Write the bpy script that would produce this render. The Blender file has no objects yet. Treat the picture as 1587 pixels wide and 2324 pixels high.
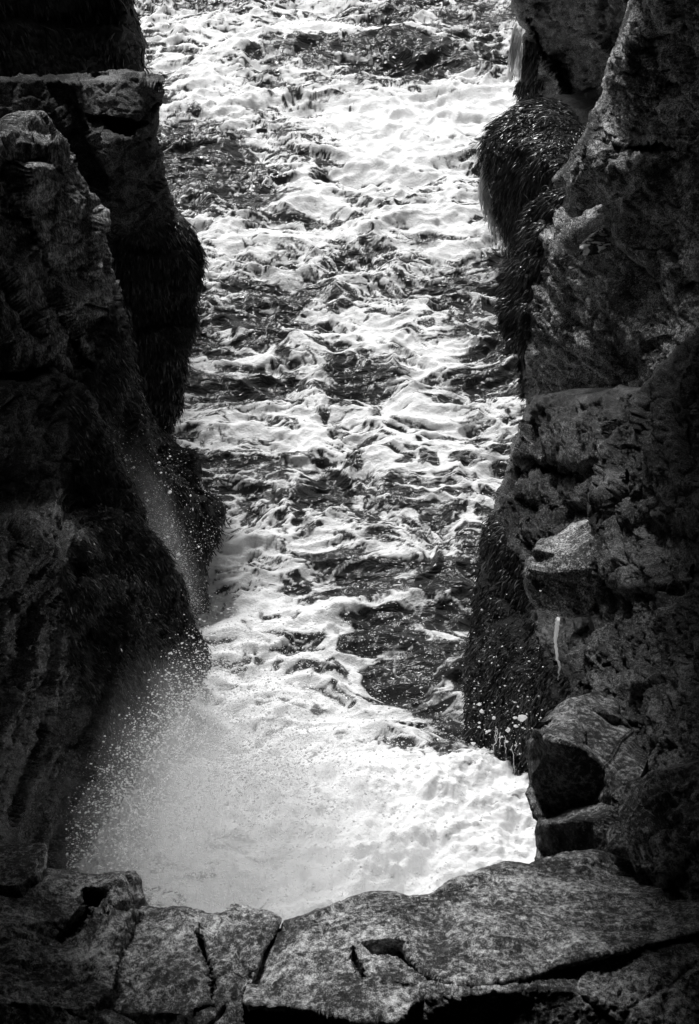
import bpy, math, numpy as np
from mathutils import Vector, Matrix, Euler
from mathutils.geometry import delaunay_2d_cdt

rng = np.random.default_rng(7)
SC = bpy.context.scene
COL = SC.collection

# ------------------------------------------------------------------ camera
CAM_H = 12.0
PITCH = math.radians(38.0)
TAN = math.tan(math.radians(18.0))
cam_d = bpy.data.cameras.new('camera')
cam = bpy.data.objects.new('camera', cam_d)
COL.objects.link(cam)
cam.location = (0, 0, CAM_H)
cam.rotation_euler = (math.radians(90) - PITCH, 0, 0)
cam_d.sensor_fit = 'VERTICAL'
cam_d.sensor_height = 36.0
cam_d.lens = 18.0 / TAN
cam_d.clip_start = 0.05
cam_d.clip_end = 12000
SC.camera = cam

# ------------------------------------------------------------------ light
SUN_ELEV = math.radians(58)
SUN_AZ = math.radians(-18)          # from straight ahead (+Y), minus = to the left
SKY_STRENGTH = 0.06
SUN_STRENGTH = 3.4
EXPOSURE = 0.45
w = bpy.data.worlds.new('World')
SC.world = w
w.use_nodes = True
nt = w.node_tree
nt.nodes.clear()
sky = nt.nodes.new('ShaderNodeTexSky')
sky.sky_type = 'NISHITA'
sky.sun_disc = False
sky.sun_elevation = SUN_ELEV
sky.sun_rotation = SUN_AZ
sky.air_density = 1.0
sky.dust_density = 3.0
bw = nt.nodes.new('ShaderNodeRGBToBW')
bg = nt.nodes.new('ShaderNodeBackground')
bg.inputs['Strength'].default_value = SKY_STRENGTH
wo = nt.nodes.new('ShaderNodeOutputWorld')
nt.links.new(sky.outputs[0], bw.inputs[0])
nt.links.new(bw.outputs[0], bg.inputs['Color'])
nt.links.new(bg.outputs[0], wo.inputs[0])
sd_ = bpy.data.lights.new('sun', 'SUN')
sd_.energy = SUN_STRENGTH
sd_.angle = math.radians(12)
sd_.color = (1, 1, 1)
sun = bpy.data.objects.new('sun', sd_)
COL.objects.link(sun)
sv = Vector((math.sin(SUN_AZ) * math.cos(SUN_ELEV), math.cos(SUN_AZ) * math.cos(SUN_ELEV), math.sin(SUN_ELEV)))
sun.rotation_euler = sv.to_track_quat('Z', 'Y').to_euler()
sun.location = (0, 0, 40)
SC.view_settings.view_transform = 'Standard'
SC.view_settings.look = 'None'
SC.view_settings.exposure = EXPOSURE
SC.view_settings.gamma = 1.0
SC.cycles.volume_step_rate = 1.0
SC.cycles.volume_bounces = 2
SC.cycles.max_bounces = 8
SC.cycles.diffuse_bounces = 3
SC.cycles.glossy_bounces = 3
SC.cycles.transparent_max_bounces = 12

# ------------------------------------------------------------------ geometry of the view: traced point (u, v on a 1587 x 2323 print) at distance Y along the inlet
FWD = np.array([0, math.cos(PITCH), -math.sin(PITCH)])
UP = np.array([0, math.sin(PITCH), math.cos(PITCH)])
CU, CV = 793.5, 1161.5

def depth_of(v, Y):
    y = (CV - v) / CV * TAN
    return Y / (FWD[1] + y * UP[1])

def at(u, v, Y):
    """world point of a traced point that stands Y metres out"""
    u = np.asarray(u, float); v = np.asarray(v, float); Y = np.asarray(Y, float)
    d = depth_of(v, Y)
    y = (CV - v) / CV * TAN
    x = (u - CU) / CV * TAN
    return np.stack([x * d, Y * np.ones_like(d * x), CAM_H + d * (FWD[2] + y * UP[2])], -1)

def on_sea(u, v, z=0.0):
    y = (CV - np.asarray(v, float)) / CV * TAN
    f = FWD[2] + y * UP[2]
    d = (z - CAM_H) / f
    return (np.asarray(u, float) - CU) / CV * TAN * d, d * (FWD[1] + y * UP[1])

# ------------------------------------------------------------------ noise
_pr = np.random.default_rng(11)
PERM = np.concatenate([_pr.permutation(256)] * 3).astype(np.int32)
_g = _pr.normal(size=(256, 3)); GRAD = (_g / np.linalg.norm(_g, axis=1)[:, None]).astype(np.float32)
RND = _pr.random((256, 4)).astype(np.float32)

def perlin(P, seed=0):
    P = np.asarray(P, np.float32) + np.float32(seed * 17.37 + 100.5)
    i = np.floor(P).astype(np.int32); f = P - i
    u = f * f * f * (f * (f * 6 - 15) + 10)
    i &= 255
    out = 0
    for dx in (0, 1):
        a = PERM[(i[:, 0] + dx) & 255]
        wx = u[:, 0] if dx else 1 - u[:, 0]
        for dy in (0, 1):
            b = PERM[(a + i[:, 1] + dy) & 255]
            wy = u[:, 1] if dy else 1 - u[:, 1]
            for dz in (0, 1):
                g = GRAD[PERM[(b + i[:, 2] + dz) & 255]]
                wz = u[:, 2] if dz else 1 - u[:, 2]
                out = out + wx * wy * wz * (g[:, 0] * (f[:, 0] - dx) + g[:, 1] * (f[:, 1] - dy) + g[:, 2] * (f[:, 2] - dz))
    return out * 1.6

def fbm(P, octaves=4, seed=0, gain=0.5, ridged=False):
    out = 0; a = 1.0; s = 0
    P = np.asarray(P, np.float32)
    for k in range(octaves):
        n = perlin(P * (2.03 ** k), seed + k * 3)
        if ridged: n = 1 - 2 * np.abs(n)
        out = out + a * n; s += a; a *= gain
    return out / s

def worley(P, seed=0, dim=3):
    P = np.asarray(P, np.float32) + np.float32(seed * 7.7 + 50)
    i = np.floor(P).astype(np.int32); f = P - i
    n = len(P)
    F1 = np.full(n, 9, np.float32); F2 = np.full(n, 9, np.float32); R = np.zeros(n, np.float32)
    rz = (-1, 0, 1) if dim == 3 else (0,)
    for dx in (-1, 0, 1):
        a = PERM[(i[:, 0] + dx) & 255]
        for dy in (-1, 0, 1):
            b = PERM[(a + i[:, 1] + dy) & 255]
            for dz in rz:
                c = PERM[(b + (i[:, 2] if dim == 3 else 0) + dz) & 255]
                r = RND[c]
                d = (dx + r[:, 0] - f[:, 0]) ** 2 + (dy + r[:, 1] - f[:, 1]) ** 2
                if dim == 3: d = d + (dz + r[:, 2] - f[:, 2]) ** 2
                m = d < F1
                F2 = np.where(m, F1, np.minimum(F2, d)); R = np.where(m, r[:, 3], R); F1 = np.where(m, d, F1)
    return np.sqrt(F1), np.sqrt(F2), R

def facet(P, seed, tilt, off, crack=0.0, cw=0.06):
    """height of a surface broken into flat, differently tilted chips with open joints"""
    P = np.asarray(P, np.float32) + np.float32(seed * 5.3 + 60)
    i = np.floor(P).astype(np.int32); f = P - i
    n = len(P)
    F1 = np.full(n, 9, np.float32); F2 = np.full(n, 9, np.float32); H = np.zeros(n, np.int32)
    D = np.zeros((n, 3), np.float32)
    for dx in (-1, 0, 1):
        a = PERM[(i[:, 0] + dx) & 255]
        for dy in (-1, 0, 1):
            b = PERM[(a + i[:, 1] + dy) & 255]
            for dz in (-1, 0, 1):
                c = PERM[(b + i[:, 2] + dz) & 255]
                r = RND[c]
                v = np.stack([f[:, 0] - dx - r[:, 0], f[:, 1] - dy - r[:, 1], f[:, 2] - dz - r[:, 2]], 1)
                d = (v * v).sum(1)
                m = d < F1
                F2 = np.where(m, F1, np.minimum(F2, d)); F1 = np.where(m, d, F1); H = np.where(m, c, H); D = np.where(m[:, None], v, D)
    h = off * (RND[H][:, 3] - 0.5) + tilt * (D * GRAD[H]).sum(1)
    if crack: h = h - crack * (1 - sstep(0.0, cw, np.sqrt(F2) - np.sqrt(F1))) * (RND[(H + 37) & 255][:, 0] > 0.35)
    return h

def sstep(a, b, x):
    t = np.clip((x - a) / (b - a), 0, 1)
    return t * t * (3 - 2 * t)

def seg_dist(px, py, poly, closed=True):
    """distance to a polyline and, when closed, whether inside"""
    poly = np.asarray(poly, float)
    n = len(poly)
    best = np.full(px.shape, 1e18); ins = np.zeros(px.shape, bool)
    for k in range(n if closed else n - 1):
        a = poly[k]; b = poly[(k + 1) % n]
        dx, dy = b - a
        L = dx * dx + dy * dy + 1e-12
        t = np.clip(((px - a[0]) * dx + (py - a[1]) * dy) / L, 0, 1)
        best = np.minimum(best, (px - a[0] - t * dx) ** 2 + (py - a[1] - t * dy) ** 2)
        if closed:
            c = (a[1] > py) != (b[1] > py)
            with np.errstate(divide='ignore', invalid='ignore'):
                xi = dx * (py - a[1]) / (dy if dy != 0 else 1e-12) + a[0]
            ins ^= c & (px < xi)
    d = np.sqrt(best)
    return np.where(ins, d, -d) if closed else d

# ------------------------------------------------------------------ mesh helper
def make_mesh(name, V, F, mat, smooth=True, attrs=None, parent=None, label=None, cat=None, kind=None, group=None, origin=None):
    V = np.asarray(V, np.float32)
    F = np.asarray(F, np.int32)
    if origin is None: origin = np.array([V[:, 0].mean(), V[:, 1].mean(), V[:, 2].min()]) if parent is None else np.array(parent.location)
    origin = np.asarray(origin, np.float32)
    me = bpy.data.meshes.new(name)
    k = F.shape[1]
    me.vertices.add(len(V)); me.vertices.foreach_set('co', (V - origin).ravel())
    me.loops.add(F.size); me.loops.foreach_set('vertex_index', F.ravel())
    me.polygons.add(len(F)); me.polygons.foreach_set('loop_start', np.arange(0, F.size, k, dtype=np.int32))
    if smooth: me.polygons.foreach_set('use_smooth', np.ones(len(F), bool))
    for an, av in (attrs or {}).items():
        at_ = me.attributes.new(an, 'FLOAT', 'POINT'); at_.data.foreach_set('value', np.asarray(av, np.float32))
    me.update(calc_edges=True)
    me.materials.append(mat)
    o = bpy.data.objects.new(name, me)
    COL.objects.link(o)
    o.location = [float(c) for c in origin]
    if parent is not None:
        o.parent = parent
        o.location = [float(c) for c in (origin - np.array(parent.location, np.float32))]
    if label: o['label'] = label
    if cat: o['category'] = cat
    if kind: o['kind'] = kind
    if group: o['group'] = group
    return o

# ------------------------------------------------------------------ materials
def mat_new(name):
    m = bpy.data.materials.new(name); m.use_nodes = True
    t = m.node_tree
    return m, t, t.nodes['Principled BSDF'], t.nodes['Material Output']

def N(t, kind, **kw):
    n = t.nodes.new(kind)
    for k, v in kw.items():
        if k in n.inputs: n.inputs[k].default_value = v
        else: setattr(n, k, v)
    return n

def ramp(t, fac, stops):
    r = t.nodes.new('ShaderNodeValToRGB')
    e = r.color_ramp.elements
    while len(e) < len(stops): e.new(0.5)
    for el, (p, c) in zip(e, stops):
        el.position = p; el.color = (c, c, c, 1)
    t.links.new(fac, r.inputs[0])
    return r.outputs[0]

def mathn(t, op, a, b=None, clamp=False):
    n = t.nodes.new('ShaderNodeMath'); n.operation = op; n.use_clamp = clamp
    for k, x in enumerate((a, b)):
        if x is None: continue
        if isinstance(x, (int, float)): n.inputs[k].default_value = x
        else: t.links.new(x, n.inputs[k])
    return n.outputs[0]

def rock_material(name, dark, light, grain=55.0, bump=0.02, rough=(0.55, 0.9), stretch=(1, 1, 1), rot=(0, 0, 0), patch=1.6, wm=1.0, wf=1.5, mf=0.18):
    m, t, b, out = mat_new(name)
    tc = N(t, 'ShaderNodeTexCoord')
    mp = N(t, 'ShaderNodeMapping'); mp.inputs['Rotation'].default_value = rot; mp.inputs['Scale'].default_value = stretch
    t.links.new(tc.outputs['Object'], mp.inputs[0])
    big = N(t, 'ShaderNodeTexNoise', Scale=patch, Detail=6.0, Roughness=0.62)
    mid = N(t, 'ShaderNodeTexNoise', Scale=grain * mf, Detail=8.0, Roughness=0.7)
    fine = N(t, 'ShaderNodeTexNoise', Scale=grain, Detail=4.0, Roughness=0.75)
    for n in (big, mid, fine): t.links.new(mp.outputs[0], n.inputs['Vector'])
    def cen(o_, k): return mathn(t, 'MULTIPLY', mathn(t, 'SUBTRACT', o_, 0.5), k)
    s = mathn(t, 'ADD', mathn(t, 'ADD', cen(big.outputs[0], 1.05), cen(mid.outputs[0], wm)), cen(fine.outputs[0], wf))
    s = mathn(t, 'ADD', s, 0.5)
    col = ramp(t, s, [(0.20, dark * 0.10), (0.44, dark * 0.50), (0.60, light * 0.85), (0.82, light * 2.3)])
    at_ = N(t, 'ShaderNodeAttribute', attribute_name='weed')
    mx = N(t, 'ShaderNodeMix', data_type='RGBA')
    t.links.new(at_.outputs['Fac'], mx.inputs['Factor'])
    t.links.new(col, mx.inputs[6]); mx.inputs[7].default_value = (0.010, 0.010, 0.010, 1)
    t.links.new(mx.outputs[2], b.inputs['Base Color'])
    wet = N(t, 'ShaderNodeAttribute', attribute_name='wet')
    r0 = N(t, 'ShaderNodeMapRange'); r0.inputs['To Min'].default_value = rough[0]; r0.inputs['To Max'].default_value = rough[1]
    t.links.new(mid.outputs[0], r0.inputs['Value'])
    r1 = N(t, 'ShaderNodeMix'); t.links.new(wet.outputs['Fac'], r1.inputs[0]); t.links.new(r0.outputs[0], r1.inputs[2]); r1.inputs[3].default_value = 0.18
    t.links.new(r1.outputs[0], b.inputs['Roughness'])
    b.inputs['Specular IOR Level'].default_value = 0.35
    h = mathn(t, 'ADD', mathn(t, 'MULTIPLY', mid.outputs[0], 1.0), mathn(t, 'MULTIPLY', fine.outputs[0], 0.35))
    bp = N(t, 'ShaderNodeBump', Strength=1.0, Distance=bump)
    t.links.new(h, bp.inputs['Height']); t.links.new(bp.outputs[0], b.inputs['Normal'])
    return m

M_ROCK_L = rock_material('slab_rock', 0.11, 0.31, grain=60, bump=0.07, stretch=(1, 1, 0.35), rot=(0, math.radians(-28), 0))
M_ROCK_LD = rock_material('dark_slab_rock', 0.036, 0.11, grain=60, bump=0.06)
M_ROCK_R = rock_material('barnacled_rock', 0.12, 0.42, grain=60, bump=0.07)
M_ROCK_SHADE = rock_material('shade_darkened_rock', 0.034, 0.11, grain=75, bump=0.06)  # copy of the barnacled rock, its colour darkened to stand for shade
M_ROCK_RD = rock_material('dark_wet_rock', 0.028, 0.075, grain=60, bump=0.06, rough=(0.3, 0.6))
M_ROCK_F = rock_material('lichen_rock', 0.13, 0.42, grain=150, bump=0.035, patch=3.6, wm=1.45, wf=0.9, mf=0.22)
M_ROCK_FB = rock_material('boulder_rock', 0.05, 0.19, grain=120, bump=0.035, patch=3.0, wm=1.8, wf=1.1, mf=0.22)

def weed_material():
    m, t, b, out = mat_new('rockweed')
    oi = N(t, 'ShaderNodeAttribute', attribute_name='tone')
    c = ramp(t, oi.outputs['Fac'], [(0.0, 0.008), (0.6, 0.03), (1.0, 0.13)])
    t.links.new(c, b.inputs['Base Color'])
    b.inputs['Roughness'].default_value = 0.30
    b.inputs['Specular IOR Level'].default_value = 0.5
    return m
M_WEED = weed_material()

def white_material(name, col=0.86, rough=0.6, trans=0.0):
    m, t, b, out = mat_new(name)
    b.inputs['Base Color'].default_value = (col, col, col, 1)
    b.inputs['Roughness'].default_value = rough
    if trans:
        tl = N(t, 'ShaderNodeBsdfTranslucent'); tl.inputs[0].default_value = (col, col, col, 1)
        mx = N(t, 'ShaderNodeMixShader'); mx.inputs[0].default_value = trans
        t.links.new(b.outputs[0], mx.inputs[1]); t.links.new(tl.outputs[0], mx.inputs[2]); t.links.new(mx.outputs[0], out.inputs[0])
    return m
M_DROP = white_material('spray_water', 0.94, 0.6, 0.85)
M_TRICKLE = white_material('falling_water', 0.92, 0.25, 0.6)

# ------------------------------------------------------------------ rocks
ROCKS = {}
def rock(name, outline, creases=(), step=3.0, mat=None, label='', cat='rock', kind=None, thick=2.5, back=(0, 1, -0.25), shrink=0.85,
         round_px=22, round_m=0.16, amp=1.0, pits=0.0, saw=0.0, saw_f=1.5, scale=1.0, strata=None, strata_amp=0.0, strata_f=2.0, weeds=(), wets=(), seed=0, rug=3.0, block=0.0, group=None, parent=None):
    """a solid rock: traced outline and creases with their distances -> facets, weathered relief, then closed behind"""
    ol = np.array([p[:2] for p in outline], float)
    pts, edges = [], []
    vals = []
    n = len(outline)
    for k, p in enumerate(outline):
        pts.append(Vector(p[:2])); vals.append(1 / depth_of(p[1], p[2])); edges.append((k, (k + 1) % n))
    for cr in creases:
        b0 = len(pts)
        for k, p in enumerate(cr):
            pts.append(Vector(p[:2])); vals.append(1 / depth_of(p[1], p[2]))
            if k: edges.append((b0 + k - 1, b0 + k))
    V2, E2, F2, ov, oe, of = delaunay_2d_cdt(pts, edges, [], 0, 1e-4)
    V2 = np.array([tuple(p) for p in V2])
    val = np.array([np.mean([vals[q] for q in o]) if len(o) else np.nan for o in ov])
    for k in np.where(np.isnan(val))[0]:
        d = np.linalg.norm(np.array([tuple(p) for p in pts]) - V2[k], axis=1); j = np.argsort(d)[:2]
        val[k] = np.average(np.array(vals)[j], weights=1 / (d[j] + 1e-6))
    lo = ol.min(0) - 12; hi = ol.max(0) + 12
    us = np.arange(lo[0], hi[0] + step, step); vs = np.arange(lo[1], hi[1] + step, step)
    U, Vv = np.meshgrid(us, vs)
    sh = U.shape
    sd = seg_dist(U, Vv, ol)
    q = np.stack([U.ravel() / 45, Vv.ravel() / 45, np.full(U.size, seed * 3.1)], 1)
    sd = sd + rug * 2.2 * fbm(q, 4, seed + 5, 0.6).reshape(sh)
    gy, gx = np.gradient(sd, step)
    g2 = np.maximum(gx ** 2 + gy ** 2, 0.15)
    ok = sd > 0
    q4 = (ok[:-1, :-1] & ok[1:, :-1] & ok[1:, 1:] & ok[:-1, 1:])
    cntq = np.zeros(sh, int)
    cntq[:-1, :-1] += q4; cntq[1:, :-1] += q4; cntq[1:, 1:] += q4; cntq[:-1, 1:] += q4
    rim = ok & (cntq < 4) & (cntq > 0)
    mv = np.minimum(sd, 2.0 * step)
    U = np.where(rim, U - mv * gx / g2, U); Vv = np.where(rim, Vv - mv * gy / g2, Vv)
    sd = np.where(rim, 0, sd)
    # distance by facets
    best = np.full(sh, -1e9); D = np.full(sh, 1.0)
    for f in F2:
        for k in range(1, len(f) - 1):
            a, b, c = V2[f[0]], V2[f[k]], V2[f[k + 1]]
            det = (b[0] - a[0]) * (c[1] - a[1]) - (c[0] - a[0]) * (b[1] - a[1])
            if abs(det) < 1e-6: continue
            l1 = ((U - a[0]) * (c[1] - a[1]) - (c[0] - a[0]) * (Vv - a[1])) / det
            l2 = ((b[0] - a[0]) * (Vv - a[1]) - (U - a[0]) * (b[1] - a[1])) / det
            l0 = 1 - l1 - l2
            mn = np.minimum(np.minimum(l0, l1), l2)
            w_ = l0 * val[f[0]] + l1 * val[f[k]] + l2 * val[f[k + 1]]
            m = mn > best
            best = np.where(m, mn, best); D = np.where(m, w_, D)
    D = 1 / np.clip(D, 1e-3, 10)
    t_ = np.clip(sd / round_px, 0, 1)
    D = D + round_m * (1 - np.sqrt(np.clip(1 - (1 - t_) ** 2, 0, 1)))
    y = (CV - Vv) / CV * TAN
    P = at(U, Vv, D * (FWD[1] + y * UP[1]))
    # normals
    du = np.gradient(P, axis=1); dv = np.gradient(P, axis=0)
    Nn = np.cross(dv, du)
    Nn /= np.linalg.norm(Nn, axis=2, keepdims=True) + 1e-9
    vd = P - np.array([0, 0, CAM_H])
    flip = np.sum(Nn * vd, axis=2) > 0
    Nn[flip] *= -1
    # weathering
    Q = (P.reshape(-1, 3) / scale)
    h = 0.06 * fbm(Q * 0.8, 3, seed) + 0.045 * fbm(Q * 2.6, 4, seed + 1, 0.55, True) + 0.035 * fbm(Q * 8, 3, seed + 2, 0.6) + 0.016 * fbm(Q * 22, 2, seed + 14, 0.6, True)
    sn0 = np.array(strata if strata is not None else (0.2, 0.1, 1), float); sn0 /= np.linalg.norm(sn0)
    Qa = Q + 1.3 * (Q @ sn0)[:, None] * sn0 + 0.10 * np.stack([perlin(Q * 1.7, seed + 3), perlin(Q * 1.7, seed + 4), perlin(Q * 1.7, seed + 6)], 1)
    fk = max(block, 0.03) / 0.10
    h = h + fk * (facet(Qa * 0.95, seed, 0.20, 0.16, 0.10, 0.05) + facet(Qa * 2.6, seed + 1, 0.085, 0.05, 0.045, 0.07)) + facet(Qa * 7.5, seed + 2, 0.034, 0.016, 0.012, 0.1)
    if strata is not None:
        sn = np.array(strata, float); sn /= np.linalg.norm(sn)
        s_ = (Q @ sn) * strata_f
        s3 = np.stack([s_ + 0.35 * fbm(Q * 1.1, 3, seed + 8), 0.18 * Q[:, 0] * strata_f * 0.5, 0.18 * Q[:, 2] * strata_f * 0.5], 1)
        h = h + strata_amp * (fbm(s3, 4, seed + 9, 0.6) + 0.5 * fbm(s3 * 2.7, 2, seed + 12, 0.5, True))
    if saw:
        sw_ = (Q @ sn0) * saw_f + 0.30 * fbm(Q * 0.6, 3, seed + 60) + 0.06 * fbm(Q * 3.0, 3, seed + 61)
        for q_, am in ((1.0, 1.0), (2.7, 0.4)):
            tf = sw_ * q_ - np.floor(sw_ * q_)
            prof = np.where(tf < 0.86, tf / 0.86, (1 - tf) / 0.14)
            lay = np.floor(sw_ * q_)
            md = np.clip(0.6 + 1.3 * fbm(np.stack([lay * 7.3, Q[:, 1] * 0.7, (Q[:, 0] * sn0[2] - Q[:, 2] * sn0[0]) * 0.7], 1), 3, seed + 62), 0, 1.4)
            h = h + saw * am * (prof - 0.5) * md
    if pits:
        pw = Q * 11 + 0.5 * np.stack([perlin(Q * 9, seed + 15), perlin(Q * 9, seed + 16), perlin(Q * 9, seed + 17)], 1)
        f1, f2, rr = worley(pw, seed + 4)
        h = h - pits * (1 - sstep(0.08, 0.42, f1)) * (rr > 0.45) * np.clip(0.7 + 2 * fbm(Q * 1.3, 2, seed + 18), 0, 1.5)
    h = h * amp * scale * (0.3 + 0.7 * sstep(0, 1.2 * round_px, sd.ravel()))
    ok_f = ok.ravel()
    Pf = P.reshape(-1, 3) + Nn.reshape(-1, 3) * h[:, None]
    weed = np.zeros(U.size); wet = np.zeros(U.size)
    nz = 25 * fbm(np.stack([U.ravel() / 60, Vv.ravel() / 60, U.ravel() * 0 + seed], 1), 4, seed + 20, 0.6)
    for poly in weeds: weed = np.maximum(weed, sstep(-8, 22, seg_dist(U.ravel(), Vv.ravel(), poly) + nz))
    for poly in wets: wet = np.maximum(wet, sstep(-8, 22, seg_dist(U.ravel(), Vv.ravel(), poly) + nz))
    wet = np.maximum(wet, weed * 0.2)
    wet = np.maximum(wet, 0.9 * (1 - sstep(0.7, 2.3, Pf[:, 2] + 0.05 * nz)) * (1 - 0.8 * weed))
    idx = -np.ones(U.size, int); idx[ok_f] = np.arange(ok_f.sum())
    I = idx.reshape(sh)
    quads = np.stack([I[:-1, :-1], I[1:, :-1], I[1:, 1:], I[:-1, 1:]], -1).reshape(-1, 4)
    quads = quads[(quads >= 0).all(1)]
    used = np.unique(quads)
    re = -np.ones(ok_f.sum(), int); re[used] = np.arange(len(used))
    quads = re[quads]
    F3 = Pf[ok_f][used]; weed_f = weed[ok_f][used]; wet_f = wet[ok_f][used]; nor = Nn.reshape(-1, 3)[ok_f][used]
    # close behind
    e = np.concatenate([quads[:, [0, 1]], quads[:, [1, 2]], quads[:, [2, 3]], quads[:, [3, 0]]])
    key = np.sort(e, 1); kk = key[:, 0] * (len(used) + 1) + key[:, 1]
    un, inv, cnt = np.unique(kk, return_inverse=True, return_counts=True)
    be = e[cnt[inv] == 1]
    nV = len(F3)
    c0 = F3.mean(0)
    bk = np.array(back, float); bk /= np.linalg.norm(bk)
    bv = np.unique(be); bmap = -np.ones(nV, int); bmap[bv] = np.arange(len(bv))
    rings = []
    allV = [F3]; off = nV
    base = F3[bv]
    prev = bv
    sides = []
    for tt in (0.04, 0.12, 0.3, 0.6):
        s_ = 1 - (1 - shrink) * tt
        rp = c0 + (base - c0) * s_ + bk * thick * tt
        rp = rp + 0.10 * scale * np.stack([perlin(rp * 1.5 / scale, seed + 30), perlin(rp * 1.5 / scale, seed + 31), perlin(rp * 1.5 / scale, seed + 32)], 1)
        allV.append(rp); cur = np.arange(len(bv)) + off; off += len(bv)
        a = prev if prev is bv else prev
        pm = prev[bmap[be]] if prev is not bv else be
        cm = cur[bmap[be]]
        sides.append(np.stack([pm[:, 1], pm[:, 0], cm[:, 0], cm[:, 1]], 1))
        prev = cur
    Vb = c0 + (F3 - c0) * shrink + bk * thick
    allV.append(Vb); o_b = off
    pm = prev[bmap[be]]
    sides.append(np.stack([pm[:, 1], pm[:, 0], be[:, 0] + o_b, be[:, 1] + o_b], 1))
    faces = np.concatenate([quads, quads[:, ::-1] + o_b] + sides)
    allV = np.concatenate(allV)
    nr = len(allV) - nV
    bw_ = np.full(nr, weed_f[bv].mean() if len(weeds) else 0)
    o = make_mesh(name, allV, faces, mat, True, {'weed': np.concatenate([weed_f, bw_]), 'wet': np.concatenate([wet_f, np.full(nr, 0.2)])},
                  label=label, cat=cat, kind=kind, group=group)
    ROCKS[name] = dict(o=o, V=F3, N=nor, weed=weed_f, uv=np.stack([U.ravel(), Vv.ravel()], 1)[ok_f][used])
    return o, ROCKS[name]

def fronds(rk, count, length=0.22, width=0.014, lift=0.5, seed=0, name='seaweed', segs=4, thr=0.35, grav=0.55, bias=(0, -0.3, -0.6)):
    """hanging rockweed rooted all over the weedy part of a rock"""
    o, V, Nn, wd = rk['o'], rk['V'], rk['N'], rk['weed']
    r = np.random.default_rng(seed + 100)
    cand = np.where(wd > thr)[0]
    if len(cand) == 0: return
    dens = 0.25 + np.clip(0.6 + 1.2 * fbm(V[cand] * 2.2, 3, seed + 40), 0, 2)
    ids = r.choice(cand, count, p=dens / dens.sum())
    p = V[ids] + r.normal(size=(count, 3)) * 0.012
    n = Nn[ids]
    fl = np.stack([fbm(p * 1.9, 2, seed + 50), fbm(p * 1.9, 2, seed + 51) * 0.5, fbm(p * 1.9, 2, seed + 52) * 0.6], 1) * 1.5
    d = n * lift + np.array(bias) + fl + r.normal(size=(count, 3)) * 0.28
    d /= np.linalg.norm(d, axis=1)[:, None]
    L = length * np.exp(r.normal(size=count) * 0.35) * (0.8 + 0.6 * np.clip(fbm(p * 1.2, 2, seed + 55), -0.6, 0.8))
    tone = np.clip(r.random(count) ** 2 + 0.25 * fbm(p * 3, 2, seed + 57), 0, 1)
    side = np.cross(d, r.normal(size=(count, 3))); side /= np.linalg.norm(side, axis=1)[:, None] + 1e-9
    Vs, At = [], []
    wd_ = width * (0.6 + 0.9 * r.random(count))
    p = p - n * 0.006
    for k in range(segs + 1):
        s_ = k / segs
        ww = wd_ * (0.55 + 0.9 * math.sin(math.pi * min(1, 0.15 + 0.75 * s_))) * (1 if k < segs else 0.25)
        Vs.append(p - side * ww[:, None] * 0.5); Vs.append(p + side * ww[:, None] * 0.5); At += [tone, tone]
        d = d + np.array([0, 0, -grav]) * (0.5 + s_) + n * 0.10 + r.normal(size=(count, 3)) * 0.16
        if k < segs * 0.7:
            dn = (d * n).sum(1); d = d + n * np.maximum(0, 0.10 - dn)[:, None]
        d /= np.linalg.norm(d, axis=1)[:, None]
        p = p + d * (L / segs)[:, None]
    Vs = np.stack(Vs, 1).reshape(-1, 3); At = np.stack(At, 1).ravel()
    b = (np.arange(count) * (2 * (segs + 1)))[:, None]
    F = np.concatenate([np.concatenate([b + 2 * k, b + 2 * k + 1, b + 2 * k + 3, b + 2 * k + 2], 1) for k in range(segs)])
    s = make_mesh(name, Vs, F, M_WEED, True, {'tone': At}, parent=o, kind='stuff')
    return s

# ------------------------------------------------------------------ the left side of the inlet
o, r4 = rock('far_cliff', [(-420, -700, 16), (120, -700, 20), (270, -120, 21), (298, -30, 21.6), (303, 0, 22), (306, 30, 22), (318, 52, 22), (322, 85, 22), (330, 100, 22), (327, 140, 22), (330, 200, 22), (336, 590, 22.4), (-420, 590, 17)],
     [[(-300, 60, 18), (60, 40, 20.5), (150, 50, 21.2), (270, 62, 21.4), (302, 60, 21.8)], [(-300, 72, 17.6), (60, 54, 20.1), (150, 66, 20.8), (268, 80, 20.9)]],
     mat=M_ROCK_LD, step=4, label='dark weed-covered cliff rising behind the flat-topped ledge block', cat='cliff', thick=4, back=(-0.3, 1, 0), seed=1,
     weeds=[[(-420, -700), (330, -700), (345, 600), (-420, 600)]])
fronds(r4, 16000, 0.16, 0.010, seed=1)

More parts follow.
